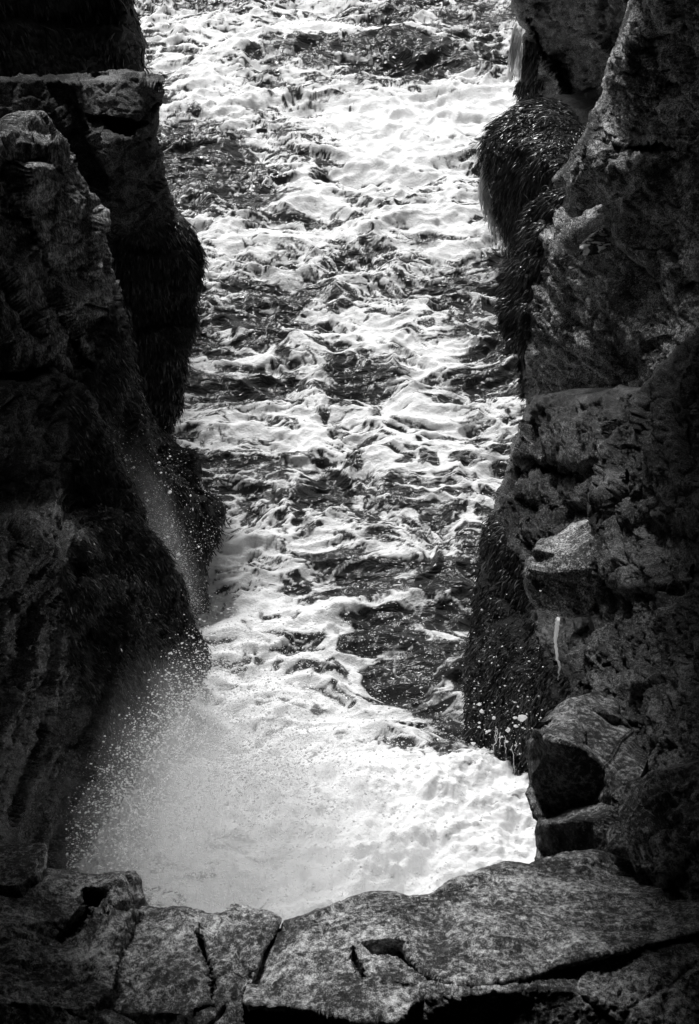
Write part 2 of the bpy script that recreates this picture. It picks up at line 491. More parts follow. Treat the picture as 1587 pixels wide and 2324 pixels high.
o, r3 = rock('ledge_block', [(-420, 120, 13.5), (0, 176, 15.6), (100, 174, 16.3), (112, 169, 16.8), (180, 166, 16.9), (280, 169, 16.9), (374, 171, 16.9), (375, 184, 16.6), (367, 240, 16.5), (358, 290, 16.5), (358, 312, 16.6),
      (372, 350, 16.6), (376, 400, 16.6), (388, 440, 16.6), (402, 480, 16.5), (425, 505, 16.4), (442, 535, 16.3), (458, 562, 16.3), (465, 592, 16.3), (462, 625, 16.3), (458, 660, 16.3), (448, 700, 16.3), (438, 745, 16.3), (427, 790, 16.4), (418, 850, 16.4), (413, 930, 16.5), (395, 968, 16.7), (368, 995, 16.9), (340, 1030, 17), (-420, 1030, 13)],
     [[(100, 181, 16.2), (150, 186, 16.15), (164, 188, 15.9), (178, 196, 15.95), (196, 187, 16.2), (260, 190, 16.3), (300, 178, 16.45), (371, 186, 16.45)],
      [(164, 192, 15.85), (190, 262, 15.75), (218, 330, 15.6), (238, 372, 15.5), (250, 440, 15.6), (262, 560, 15.8), (300, 700, 15.9)],
      [(148, 196, 16.3), (175, 268, 16.15), (203, 338, 16.0), (224, 385, 15.9)],
      [(222, 264, 15.95), (300, 265, 16.05), (345, 280, 16.25)], [(226, 272, 16.45), (296, 272, 16.55), (302, 296, 16.5), (236, 298, 16.4), (226, 272, 16.45)], [(232, 303, 15.85), (306, 303, 15.95), (318, 312, 16.0)],
      [(240, 325, 15.65), (306, 306, 15.9), (352, 396, 16.15), (362, 450, 16.2)],
      [(262, 420, 15.6), (300, 402, 15.9), (355, 400, 16.1)], [(-300, 400, 13.4), (0, 400, 14.9), (150, 400, 15.7), (235, 410, 15.85)],
      [(290, 520, 15.7), (380, 560, 15.85), (440, 640, 16.0)], [(300, 800, 16), (380, 800, 16.05)]],
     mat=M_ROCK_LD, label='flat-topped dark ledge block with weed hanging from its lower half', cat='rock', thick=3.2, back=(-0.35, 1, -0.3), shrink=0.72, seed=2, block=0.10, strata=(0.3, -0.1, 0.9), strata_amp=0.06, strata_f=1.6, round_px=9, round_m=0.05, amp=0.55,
     weeds=[[(255, 560), (330, 520), (385, 492), (480, 500), (490, 1040), (250, 1050)]])
fronds(r3, 40000, 0.09, 0.006, lift=0.35, seed=2)

o, r2 = rock('leaning_slab', [(-420, 200, 10.5), (-200, 270, 11.5), (0, 286, 12.9), (34, 289, 13.1), (49, 264, 13.3), (98, 252, 13.5), (119, 279, 13.5), (139, 314, 13.5), (154, 341, 13.6), (178, 375, 13.65), (200, 413, 13.7), (222, 462, 13.75), (236, 482, 13.8), (238, 541, 13.9), (256, 613, 14), (260, 641, 14), (275, 705, 14.1), (292, 760, 14.2),
      (300, 800, 14.3), (312, 860, 14.5), (330, 915, 14.7), (352, 960, 14.9), (370, 1012, 15.0), (395, 1022, 15), (432, 1022, 15), (450, 1032, 15), (456, 1062, 14.9), (450, 1090, 14.8), (452, 1118, 14.6), (480, 1138, 14.4), (505, 1150, 14.3), (509, 1160, 14.2), (494, 1200, 14.0), (482, 1240, 13.9), (470, 1290, 13.8), (462, 1345, 13.6), (478, 1400, 13.4), (490, 1440, 13.2), (486, 1520, 13.0), (300, 1620, 12), (-420, 1500, 9)],
     [[(-100, 330, 12.2), (72, 326, 12.95), (121, 333, 13.1), (150, 400, 13.15), (185, 500, 13.2), (225, 620, 13.3), (262, 740, 13.5), (290, 840, 13.7)],
      [(40, 420, 12.7), (75, 520, 12.75), (110, 610, 12.85), (160, 720, 12.95), (215, 830, 13.1)], [(20, 430, 13.0), (58, 530, 13.05), (95, 620, 13.15), (140, 720, 13.25), (190, 820, 13.3)],
      [(-60, 520, 12.1), (0, 600, 12.3), (60, 730, 12.5), (110, 830, 12.6)], [(-90, 540, 12.5), (-20, 620, 12.7), (40, 740, 12.8)],
      [(-300, 790, 10.6), (0, 790, 12.0), (90, 800, 12.4), (160, 850, 12.7), (240, 960, 13.1), (330, 1010, 14)],
      [(-300, 830, 11.0), (0, 826, 12.4), (80, 834, 12.7)],
      [(400, 1060, 14.4), (420, 1120, 14.0), (450, 1160, 13.9), (440, 1300, 13.5)], [(300, 1060, 13.6), (350, 1200, 13.3), (420, 1400, 13.1)]],
     mat=M_ROCK_L, label='slanting grey slab with weedy foot reaching into the foam', cat='rock', thick=2.6, back=(-0.5, 1, -0.3), shrink=0.78, seed=3, block=0.08, strata=(0.87, -0.2, 0.47), strata_amp=0.10, strata_f=2.2, saw=0.17, saw_f=1.5, round_px=12, round_m=0.08, amp=0.8,
     weeds=[[(130, 850), (200, 800), (262, 640), (285, 690), (340, 880), (540, 1000), (540, 1560), (60, 1560), (60, 1080)]])
fronds(r2, 34000, 0.085, 0.006, lift=0.35, seed=3, thr=0.3)

o, r1 = rock('weedy_bluff', [(-420, 980, 6.6), (-200, 900, 9.8), (0, 868, 11.7), (60, 872, 12.0), (120, 842, 12.35), (180, 862, 12.6), (214, 918, 12.65), (240, 975, 12.5), (252, 1000, 12.4), (289, 1085, 12.15), (320, 1146, 12.2), (340, 1204, 12.2), (367, 1228, 12.2), (391, 1265, 12.2), (418, 1326, 12.2), (430, 1384, 12.15), (456, 1442, 12.1), (470, 1470, 12.0), (468, 1510, 11.9), (455, 1540, 11.8),
      (430, 1578, 11.6), (400, 1612, 11.4), (345, 1700, 11.0), (290, 1790, 10.6), (240, 1880, 10.2), (190, 1960, 9.8), (150, 2030, 9.5), (130, 2120, 9.3), (-420, 2120, 5.4)],
     [[(-300, 1010, 8.4), (-60, 985, 10.6), (60, 1000, 11.3), (150, 1080, 11.75), (215, 1150, 11.85)], [(-300, 1140, 8.5), (-60, 1130, 10.3), (60, 1140, 11.0), (130, 1150, 11.4)],
      [(-300, 1182, 7.0), (-60, 1172, 9.5), (40, 1160, 10.2), (90, 1164, 10.5), (146, 1184, 10.9), (218, 1206, 11.4)],
      [(-60, 1240, 8.6), (60, 1230, 9.4), (140, 1262, 10.0), (170, 1330, 10.3)], [(-60, 1360, 8.7), (40, 1350, 9.4), (110, 1340, 9.9), (190, 1400, 10.5)],
      [(300, 1330, 11.5), (360, 1450, 11.4), (330, 1560, 11.0), (250, 1720, 10.2), (160, 1880, 9.4)],
      [(400, 1420, 11.85), (420, 1500, 11.6), (340, 1640, 11.0), (230, 1830, 10.1)],
      [(120, 1400, 10.0), (150, 1560, 9.7), (90, 1740, 8.9), (40, 1900, 8.3)], [(0, 1500, 8.6), (0, 1700, 8.0), (-60, 1900, 7.2)]],
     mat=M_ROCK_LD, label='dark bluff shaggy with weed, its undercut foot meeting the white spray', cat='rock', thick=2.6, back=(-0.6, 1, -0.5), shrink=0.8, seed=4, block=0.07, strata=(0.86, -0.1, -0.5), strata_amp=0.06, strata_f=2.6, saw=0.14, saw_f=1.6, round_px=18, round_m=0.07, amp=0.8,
     weeds=[[(120, 880), (250, 980), (330, 1130), (480, 1400), (500, 1520), (420, 1640), (330, 1760), (230, 1720), (160, 1500), (120, 1320), (200, 1180)]], wets=[[(-420, 1100), (200, 1100), (470, 1500), (150, 2120), (-420, 2120)]])
fronds(r1, 42000, 0.07, 0.005, lift=0.35, seed=4, thr=0.25)

# ------------------------------------------------------------------ the right side
o, q4 = rock('far_right_cliff', [(2020, -700, 17), (1240, -700, 24), (1180, -160, 25.5), (1157, -20, 26), (1160, 10, 26), (1172, 42, 26), (1192, 68, 26), (1184, 80, 26.3), (1183, 136, 26.5), (1185, 200, 26.8), (1190, 260, 27), (1260, 380, 26), (1330, 480, 24), (2020, 480, 16)],
     [[(1180, 20, 25.6), (1197, 51, 25.5), (1235, 130, 25.1), (1280, 210, 24.7), (1322, 290, 24.4), (1340, 340, 24)], [(1204, 50, 25.9), (1245, 130, 25.6), (1290, 205, 25.2), (1330, 280, 24.8)], [(1228, 110, 26.2), (1225, 205, 26.3), (1250, 280, 25.9)],
      [(1290, 92, 24.6), (1400, 100, 22.5)], [(1290, 104, 25.0), (1400, 112, 23.0)]],
     mat=M_ROCK_RD, step=3.5, label='far wet cliff with a leaning dark rib above the white surf', cat='cliff', thick=4, back=(0.4, 1, 0), seed=5, strata=(0.8, 0, -0.5), strata_amp=0.12, strata_f=1.4, block=0.06, amp=0.9,
     weeds=[[(1176, 78), (1226, 92), (1230, 210), (1180, 215)]], wets=[[(1150, -50), (1450, -50), (1450, 400), (1180, 400)]])
fronds(q4, 3500, 0.18, 0.012, seed=5)

o, q3 = rock('seaweed_boulder', [(1232, 219, 22.2), (1200, 226, 22.2), (1182, 231, 22.1), (1160, 248, 22.0), (1135, 268, 21.9), (1112, 290, 21.8), (1099, 318, 21.7), (1095, 330, 21.7), (1098, 357, 21.6), (1104, 385, 21.6), (1109, 410, 21.5), (1116, 445, 21.5), (1124, 480, 21.5), (1140, 522, 21.6), (1150, 555, 21.6), (1160, 585, 21.6), (1170, 612, 21.7), (1230, 640, 21.4), (1340, 600, 19.8), (1360, 380, 20), (1330, 300, 21), (1270, 230, 22)],
     [[(1120, 300, 21.3), (1180, 262, 21.4), (1240, 250, 21.4)], [(1125, 340, 21.05), (1200, 330, 20.6), (1285, 330, 20.3)], [(1140, 420, 20.9), (1210, 400, 20.2), (1280, 385, 19.6)], [(1160, 520, 21.2), (1200, 480, 20.6), (1260, 460, 19.9)]],
     mat=M_ROCK_RD, label='rounded boulder thickly draped in long rockweed dripping seawater', cat='boulder', thick=2.5, back=(0.5, 1, -0.2), shrink=0.75, seed=6, round_px=26, round_m=0.35, amp=0.7,
     weeds=[[(1080, 200), (1345, 200), (1345, 660), (1080, 660)]])
fronds(q3, 42000, 0.15, 0.0055, lift=0.2, seed=6, thr=0.2, bias=(-0.25, -0.25, -0.4), segs=5)

o, q2 = rock('nose_crag', [(2020, -700, 10), (1560, -700, 13.5), (1450, -120, 15.4), (1438, 0, 15.8), (1424, 40, 15.9), (1405, 82, 16), (1400, 100, 16), (1391, 119, 16), (1381, 138, 16), (1370, 184, 16.1), (1364, 218, 16.1), (1340, 272, 16.2), (1330, 292, 16.2), (1306, 337, 16.3), (1285, 374, 16.3), (1258, 406, 16.3), (1262, 418, 16.2), (1284, 423, 16.1), (1289, 440, 16.05), (1283, 466, 16.0), (1293, 484, 15.9), (1314, 492, 15.8), (1325, 478, 15.75), (1352, 462, 15.6), (1392, 466, 15.4), (1400, 560, 15.0), (1500, 640, 14.2), (2020, 640, 10)],
     [[(1420, 110, 15.6), (1400, 180, 15.6), (1372, 290, 15.6), (1340, 370, 15.65), (1300, 420, 15.75)], [(1470, 60, 15.1), (1450, 200, 15.0), (1420, 330, 15.0), (1390, 420, 15.1)],
      [(1372, 318, 15.45), (1410, 325, 15.2), (1470, 320, 14.8), (1560, 322, 14.1)], [(1372, 327, 15.85), (1412, 336, 15.65), (1470, 332, 15.25), (1560, 334, 14.5)], [(1375, 338, 15.35), (1440, 360, 14.9), (1470, 350, 14.7)],
      [(1430, 150, 15.2), (1530, 170, 14.4)], [(1430, 159, 15.55), (1530, 181, 14.8)], [(1480, 240, 14.9), (1540, 262, 14.3), (1600, 250, 13.8)]],
     mat=M_ROCK_R, pits=0.05, label='big sunlit crag with a jutting nose-like overhang above the rock pool', cat='cliff', thick=3, back=(0.6, 1, 0.1), shrink=0.8, seed=7, block=0.08, strata=(0.15, 0, 1), strata_amp=0.04, strata_f=1.6, saw=0.10, saw_f=0.9, round_px=26, round_m=0.22, amp=0.75)

o, q2b = rock('shelf_rock', [(1395, 440, 16.6), (1330, 470, 16.9), (1290, 430, 17.3), (1262, 424, 17.6), (1234, 440, 17.7), (1208, 470, 17.7), (1200, 510, 17.7), (1190, 560, 17.6), (1172, 596, 17.6), (1158, 625, 17.6), (1147, 652, 17.5), (1142, 682, 17.4), (1146, 731, 17.3), (1160, 765, 17.2), (1186, 792, 17.0), (1188, 850, 16.8), (1192, 917, 16.6), (1180, 1010, 16.2), (1400, 1010, 14.4), (2020, 1010, 8.6), (2020, 560, 10.8), (1500, 600, 14.6)],
     [[(1240, 497, 17.3), (1300, 505, 16.6), (1386, 520, 16.1)], [(1236, 540, 16.7), (1262, 556, 16.5), (1292, 562, 16.0), (1384, 558, 15.5)],
      [(1292, 572, 15.9), (1384, 572, 15.4)], [(1262, 580, 16.2), (1255, 640, 16.1), (1230, 700, 16.3), (1215, 780, 16.3), (1205, 870, 16.3)], [(1318, 610, 15.7), (1310, 700, 15.6), (1290, 780, 15.6)],
      [(1210, 800, 16.2), (1300, 790, 15.5), (1420, 770, 14.5), (1520, 760, 13.6)], [(1210, 868, 16.3), (1290, 872, 15.7), (1440, 850, 14.6)], [(1240, 900, 16.0), (1330, 900, 15.3), (1440, 880, 14.4)],
      [(1210, 960, 16.1), (1300, 940, 15.4), (1400, 930, 14.5)]],
     mat=M_ROCK_R, label='pale rock shelf below the nose-like crag, weed fringing its seaward edge', cat='rock', thick=2.6, back=(0.6, 1, -0.2), shrink=0.8, seed=8, block=0.05, strata=(0.2, 0.1, 1), strata_amp=0.05, strata_f=2.2, saw=0.15, saw_f=1.3, round_px=14, round_m=0.12, amp=0.7,
     weeds=[[(1120, 560), (1200, 420), (1300, 415), (1285, 470), (1250, 500), (1235, 560), (1240, 620), (1215, 690), (1200, 800), (1196, 930), (1120, 930)]], wets=[[(1200, 480), (1400, 480), (1400, 566), (1230, 566)], [(1180, 830), (1480, 810), (1480, 900), (1180, 905)]])
fronds(q2b, 34000, 0.12, 0.0055, lift=0.2, seed=8, bias=(-0.3, -0.25, -0.4))

o, q5 = rock('wet_cliff_foot', [(2020, 860, 7.6), (1440, 880, 12.6), (1300, 905, 13.6), (1215, 905, 14.2), (1195, 925, 14.3), (1178, 978, 14.3), (1160, 1010, 14.2), (1165, 1043, 14.1), (1150, 1080, 13.9), (1135, 1104, 13.8), (1113, 1169, 13.5), (1099, 1219, 13.3), (1095, 1284, 13.0), (1086, 1330, 12.8), (1077, 1374, 12.6), (1073, 1446, 12.3), (1066, 1490, 12.1), (1061, 1530, 11.9), (1058, 1560, 11.8), (1062, 1616, 11.6), (1068, 1683, 11.3), (1100, 1700, 11.2), (1124, 1730, 11.0), (1155, 1770, 10.8), (1200, 1820, 10.5), (1400, 1860, 9.4), (2020, 1860, 5.5)],
     [[(1180, 1030, 13.7), (1260, 1040, 13.0), (1380, 1040, 12.0)], [(1190, 1068, 13.9), (1270, 1072, 13.3), (1380, 1070, 12.3)], [(1150, 1120, 13.3), (1230, 1115, 12.9), (1340, 1110, 12.2)],
      [(1215, 1160, 12.9), (1300, 1150, 12.3), (1345, 1150, 11.9)], [(1225, 1085, 13.2), (1290, 1080, 12.8)], [(1130, 1240, 12.7), (1200, 1200, 12.5), (1340, 1190, 11.6)],
      [(1120, 1300, 12.5), (1200, 1380, 11.9), (1300, 1400, 11.1)], [(1110, 1480, 11.7), (1180, 1500, 11.3), (1300, 1480, 10.6)], [(1130, 1640, 11.1), (1200, 1620, 10.7), (1300, 1600, 10.0)]],
     mat=M_ROCK_RD, label='black wet cliff foot with glossy banded slabs and a weedy lower edge', cat='cliff', thick=2.4, back=(0.7, 1, -0.4), shrink=0.8, seed=9, block=0.055, strata=(0.35, 0.1, 1), strata_amp=0.06, strata_f=2.6, saw=0.14, saw_f=1.7, round_px=18, round_m=0.14, amp=0.75,
     weeds=[[(1040, 1230), (1110, 1150), (1160, 1200), (1210, 1300), (1230, 1420), (1300, 1560), (1260, 1680), (1220, 1850), (1040, 1760)]], wets=[[(1140, 950), (1420, 950), (1420, 1220), (1080, 1260)]])
fronds(q5, 30000, 0.085, 0.006, lift=0.35, seed=9)

o, q1 = rock('near_right_cliff', [(2020, 420, 6.2), (1700, 640, 9.4), (1600, 752, 10.4), (1549, 769, 10.6), (1527, 794, 10.6), (1502, 834, 10.6), (1477, 863, 10.6), (1444, 906, 10.6), (1412, 942, 10.6), (1398, 967, 10.6), (1383, 1007, 10.5), (1369, 1036, 10.4), (1358, 1079, 10.3), (1347, 1108, 10.2), (1341, 1140, 10.1), (1348, 1176, 10), (1336, 1230, 9.8), (1333, 1266, 9.7), (1322, 1338, 9.5), (1329, 1390, 9.3), (1329, 1428, 9.2), (1301, 1439, 9.2), (1290, 1478, 9.1), (1293, 1518, 8.9), (1298, 1583, 8.7), (1310, 1640, 8.4), (1360, 1760, 7.8), (1380, 1900, 7.2), (1400, 2050, 6.6), (2020, 2050, 3.9)],
     [[(1460, 960, 10.0), (1430, 1040, 9.9), (1420, 1130, 9.7), (1400, 1200, 9.5)], [(1540, 860, 9.8), (1500, 940, 9.6), (1480, 1040, 9.4)], [(1350, 1130, 9.9), (1400, 1120, 9.6), (1460, 1160, 9.2), (1590, 1180, 8.3)], [(1350, 1180, 9.85), (1400, 1190, 9.6), (1460, 1205, 9.25), (1590, 1215, 8.4)],
      [(1370, 1300, 9.1), (1440, 1330, 8.7), (1560, 1320, 7.9)], [(1370, 1318, 9.25), (1440, 1350, 8.85), (1560, 1340, 8.0)], [(1350, 1450, 8.8), (1420, 1500, 8.3), (1560, 1520, 7.4)], [(1420, 1640, 7.7), (1500, 1640, 7.1)], [(1400, 1800, 7.2), (1500, 1790, 6.6)]],
     mat=M_ROCK_SHADE, pits=0.05, label='rough near cliff on the right, streaked with thin drips, falling into shadow', cat='cliff', thick=2.2, back=(0.8, 1, -0.3), shrink=0.85, seed=10, block=0.055, strata=(0.75, 0.1, 0.6), strata_amp=0.06, strata_f=2.4, saw=0.12, saw_f=1.6, round_px=16, round_m=0.10, amp=0.75)

o, q6 = rock('wedged_block', [(1347, 1190, 9.9), (1330, 1196, 9.95), (1286, 1208, 10.0), (1228, 1222, 10.0), (1211, 1241, 9.9), (1208, 1262, 9.8), (1193, 1270, 9.7), (1192, 1296, 9.6), (1198, 1330, 9.55), (1204, 1358, 9.5), (1220, 1382, 9.45), (1268, 1399, 9.35), (1290, 1404, 9.3), (1340, 1390, 9.2), (1390, 1300, 9.2), (1400, 1220, 9.3)],
     [[(1214, 1246, 9.7), (1260, 1256, 9.55), (1320, 1238, 9.6), (1338, 1210, 9.75)], [(1205, 1290, 9.5), (1250, 1300, 9.4), (1330, 1290, 9.3)]],
     mat=M_ROCK_R, step=2.6, label='squared block with a pale flat top wedged against the near cliff', cat='boulder', thick=0.7, back=(0.5, 1, -0.4), shrink=0.8, seed=11, round_px=7, round_m=0.035, amp=0.35, block=0.05, scale=0.7)

o, q7 = rock('pale_topped_boulder', [(1291, 1596, 7.3), (1275, 1603, 7.3), (1256, 1610, 7.3), (1236, 1628, 7.2), (1217, 1643, 7.1), (1208, 1652, 7.0), (1202, 1672, 6.9), (1194, 1684, 6.85), (1197, 1727, 6.8), (1202, 1768, 6.7), (1200, 1786, 6.65), (1193, 1800, 6.6), (1200, 1820, 6.55), (1209, 1840, 6.5), (1212, 1856, 6.5), (1220, 1862, 6.45), (1215, 1891, 6.35), (1217, 1925, 6.25), (1213, 1990, 6.1), (1400, 1990, 5.7), (1420, 1830, 6.0), (1388, 1790, 6.2), (1372, 1742, 6.45), (1352, 1710, 6.6), (1330, 1690, 6.7), (1330, 1657, 6.9), (1310, 1622, 7.15)],
     [[(1210, 1656, 6.72), (1240, 1672, 6.58), (1262, 1681, 6.5), (1300, 1692, 6.45), (1328, 1704, 6.5)], [(1216, 1800, 6.62), (1258, 1850, 6.58), (1290, 1832, 6.52), (1346, 1820, 6.46), (1372, 1784, 6.46)],
      [(1246, 1868, 6.12), (1300, 1862, 6.02), (1350, 1860, 5.98)], [(1222, 1874, 6.25), (1245, 1884, 6.13), (1262, 1940, 6.1)], [(1300, 1884, 6.03), (1320, 1930, 5.98)]],
     mat=M_ROCK_FB, step=2.4, label='angular boulder with a pale flat top standing beside the spray', cat='boulder', thick=0.9, back=(0.5, 1, -0.5), shrink=0.75, seed=12, round_px=8, round_m=0.03, amp=0.28, block=0.04, scale=0.55, strata=(0.9, 0.3, 0.1), strata_amp=0.05, strata_f=2.2)

# ------------------------------------------------------------------ the near ledge
o, f1 = rock('near_ledge', [(-420, 1990, 4.9), (-100, 1985, 4.95), (60, 1985, 4.9), (111, 1970, 4.9), (150, 1976, 4.9), (193, 1984, 4.9), (240, 1982, 4.9), (301, 1980, 4.9), (307, 1992, 4.8), (308, 2025, 4.72), (315, 2040, 4.68), (308, 2062, 4.66), (330, 2067, 4.6), (357, 2069, 4.58), (372, 2060, 4.6), (394, 2056, 4.6), (427, 2061, 4.6), (455, 2068, 4.55), (480, 2073, 4.5), (510, 2065, 4.5), (558, 2057, 4.5), (573, 2065, 4.5), (615, 2070, 4.45), (636, 2080, 4.42), (641, 2086, 4.38), (630, 2118, 4.25), (600, 2160, 4.1), (585, 2200, 4.0), (560, 2262, 3.85), (552, 2480, 3.5), (-420, 2480, 3.3)],
     [[(112, 1990, 4.75), (190, 2010, 4.68), (262, 2004, 4.66), (292, 1986, 4.78)], [(262, 2016, 4.6), (280, 2040, 4.5), (300, 2058, 4.6)], [(240, 2062, 4.45), (300, 2066, 4.5)],
      [(188, 2044, 4.55), (160, 2085, 4.42), (125, 2130, 4.3)], [(196, 2050, 4.9), (200, 2075, 4.8), (165, 2110, 4.65), (140, 2130, 4.5)], [(208, 2062, 4.48), (205, 2086, 4.4), (176, 2122, 4.3), (140, 2142, 4.25)],
      [(444, 2116, 4.33), (448, 2150, 4.22), (464, 2203, 4.05), (470, 2240, 3.95), (474, 2280, 3.85)], [(452, 2118, 4.5), (460, 2150, 4.42), (478, 2203, 4.25), (482, 2240, 4.15), (482, 2282, 4.0)], [(460, 2120, 4.32), (474, 2150, 4.2), (491, 2203, 4.03), (496, 2240, 3.95), (490, 2284, 3.84)],
      [(20, 2100, 4.2), (90, 2180, 4.05), (250, 2160, 4.15)], [(270, 2180, 4.1), (255, 2240, 3.95), (250, 2300, 3.85)], [(277, 2180, 4.2), (262, 2240, 4.05), (258, 2300, 3.92)], [(-60, 2260, 3.7), (200, 2290, 3.75), (420, 2300, 3.8)]],
     mat=M_ROCK_F, step=2.6, pits=0.06, label='pale split rock ledge in front, with a long dark crack', cat='ledge', thick=1.2, back=(0, 0.6, -1), shrink=0.9, seed=13, round_px=8, round_m=0.03, amp=0.38, scale=0.42, block=0.10, strata=(0.75, -0.3, 0.5), strata_amp=0.04, strata_f=3.0, saw=0.05, saw_f=1.6, rug=2.0, wets=[[(110, 1960), (310, 1960), (310, 2070), (110, 2070)]])

o, f0 = rock('wet_ledge_block', [(-420, 1890, 5.0), (-100, 1908, 5.05), (0, 1916, 5.05), (60, 1914, 5.05), (104, 1913, 5.05), (108, 1928, 4.95), (107, 1968, 4.85), (96, 2010, 4.7), (70, 2060, 4.5), (60, 2140, 4.25), (-420, 2160, 3.9)],
     [[(-100, 1950, 4.75), (30, 1958, 4.75), (85, 1950, 4.8), (104, 1930, 4.9)], [(-60, 2000, 4.6), (40, 2010, 4.55), (78, 1985, 4.65)]],
     mat=M_ROCK_F, step=2.6, label='dark wet block with shiny top at the ledge end by the bluff', cat='rock', thick=0.8, back=(-0.3, 0.6, -1), shrink=0.88, seed=14, round_px=7, round_m=0.025, amp=0.3, scale=0.42, block=0.07, strata=(0, 0.3, 1), strata_amp=0.05, strata_f=4, rug=2.0, wets=[[(-420, 1880), (130, 1880), (130, 2060), (-420, 2060)]])

o, f2 = rock('domed_ledge', [(646, 2089, 4.4), (693, 2073, 4.45), (720, 2062, 4.48), (755, 2052, 4.5), (800, 2034, 4.55), (828, 2026, 4.58), (849, 2021, 4.6), (900, 2022, 4.65), (932, 2031, 4.62), (955, 2032, 4.62), (976, 2029, 4.65), (1000, 2014, 4.72), (1021, 2001, 4.78), (1060, 1982, 4.88), (1104, 1967, 4.97), (1161, 1958, 5.03), (1206, 1958, 5.05), (1254, 1943, 5.15), (1300, 1938, 5.2), (1343, 1928, 5.25), (1373, 1933, 5.25), (1402, 1965, 5.2), (1480, 1980, 5.15), (2020, 2000, 5.0), (2020, 2480, 3.6), (530, 2480, 3.66), (538, 2262, 3.98), (562, 2200, 4.12), (584, 2160, 4.22), (612, 2122, 4.34), (636, 2104, 4.36)],
     [[(690, 2120, 4.22), (800, 2085, 4.3), (900, 2080, 4.32), (1000, 2065, 4.42), (1100, 2020, 4.65), (1200, 2000, 4.78), (1300, 1985, 4.92)], 
      [(800, 2140, 4.1), (818, 2136, 4.12), (846, 2132, 4.12), (880, 2128, 4.12), (912, 2122, 4.14), (919, 2131, 4.11), (933, 2176, 3.98), (963, 2207, 3.89), (1000, 2225, 3.84), (1057, 2233, 3.82), (1130, 2228, 3.84), (1206, 2215, 3.88), (1276, 2187, 3.96), (1373, 2164, 4.02), (1480, 2140, 4.12), (1700, 2090, 4.35)],
      [(846, 2158, 4.12), (870, 2166, 4.14), (900, 2166, 4.15), (913, 2172, 4.13), (926, 2186, 4.09), (957, 2217, 3.98), (996, 2236, 3.92), (1057, 2243, 3.9), (1130, 2238, 3.92), (1206, 2225, 3.96), (1276, 2197, 4.04), (1373, 2172, 4.08), (1480, 2146, 4.14), (1700, 2096, 4.36)], [(1300, 2250, 3.84), (1450, 2230, 3.92), (1650, 2200, 4.05)],
      [(836, 2172, 4.02), (900, 2176, 4.02), (945, 2216, 3.88), (990, 2242, 3.8), (1057, 2250, 3.78), (1206, 2234, 3.84)],
      [(797, 2177, 3.99), (806, 2210, 3.9), (819, 2236, 3.83)], [(804, 2178, 4.12), (814, 2208, 4.02), (823, 2228, 3.95), (829, 2205, 4.04)], [(812, 2176, 4.0), (834, 2196, 3.94), (826, 2232, 3.84)],
      [(822, 2238, 3.82), (858, 2231, 3.84), (905, 2226, 3.86), (955, 2234, 3.84)], [(826, 2246, 3.87), (862, 2241, 3.88), (905, 2236, 3.89), (950, 2241, 3.85)], [(820, 2254, 3.78), (880, 2250, 3.79), (960, 2250, 3.8)],
      [(560, 2280, 3.75), (640, 2284, 3.74), (700, 2290, 3.72)], [(564, 2292, 4.05), (640, 2296, 4.05), (696, 2302, 4.0)], [(566, 2345, 3.9), (640, 2350, 3.9), (700, 2350, 3.85)],
      [(710, 2290, 3.72), (800, 2315, 3.64), (900, 2320, 3.62)], [(712, 2298, 3.82), (800, 2325, 3.74), (900, 2330, 3.72)],
      [(1100, 2120, 4.15), (1250, 2080, 4.4), (1400, 2060, 4.55)]],
     mat=M_ROCK_F, step=2.6, pits=0.09, label='broad domed ledge with a stepped slab and a curved crack, in front', cat='ledge', thick=1.2, back=(0, 0.6, -1), shrink=0.9, seed=15, round_px=9, round_m=0.04, amp=0.36, scale=0.42, block=0.07, wets=[[(640, 2070), (980, 2010), (1250, 1925), (1400, 1945), (1250, 2000), (980, 2085), (720, 2140)]], strata=(0.35, -0.5, 0.8), strata_amp=0.06, strata_f=1.8, rug=1.6)

o, f3 = rock('shadowed_boulders', [(1385, 1800, 5.8), (1420, 1770, 5.85), (1480, 1760, 5.8), (1600, 1740, 5.6), (2020, 1700, 4.6), (2020, 2120, 4.2), (1500, 2100, 4.7), (1430, 2030, 4.95), (1392, 1960, 5.2), (1372, 1900, 5.45)],
     [[(1400, 1860, 5.45), (1470, 1840, 5.4), (1560, 1860, 5.2)], [(1400, 1900, 5.35), (1480, 1900, 5.2), (1560, 1920, 5.0)], [(1430, 1960, 5.0), (1520, 1970, 4.85)]],
     mat=M_ROCK_FB, step=2.8, label='tumbled dark rocks in shadow at the end of the domed ledge', cat='rock', thick=0.8, back=(0.5, 0.8, -0.6), shrink=0.85, seed=16, round_px=10, round_m=0.05, amp=0.6, block=0.16, scale=0.5)

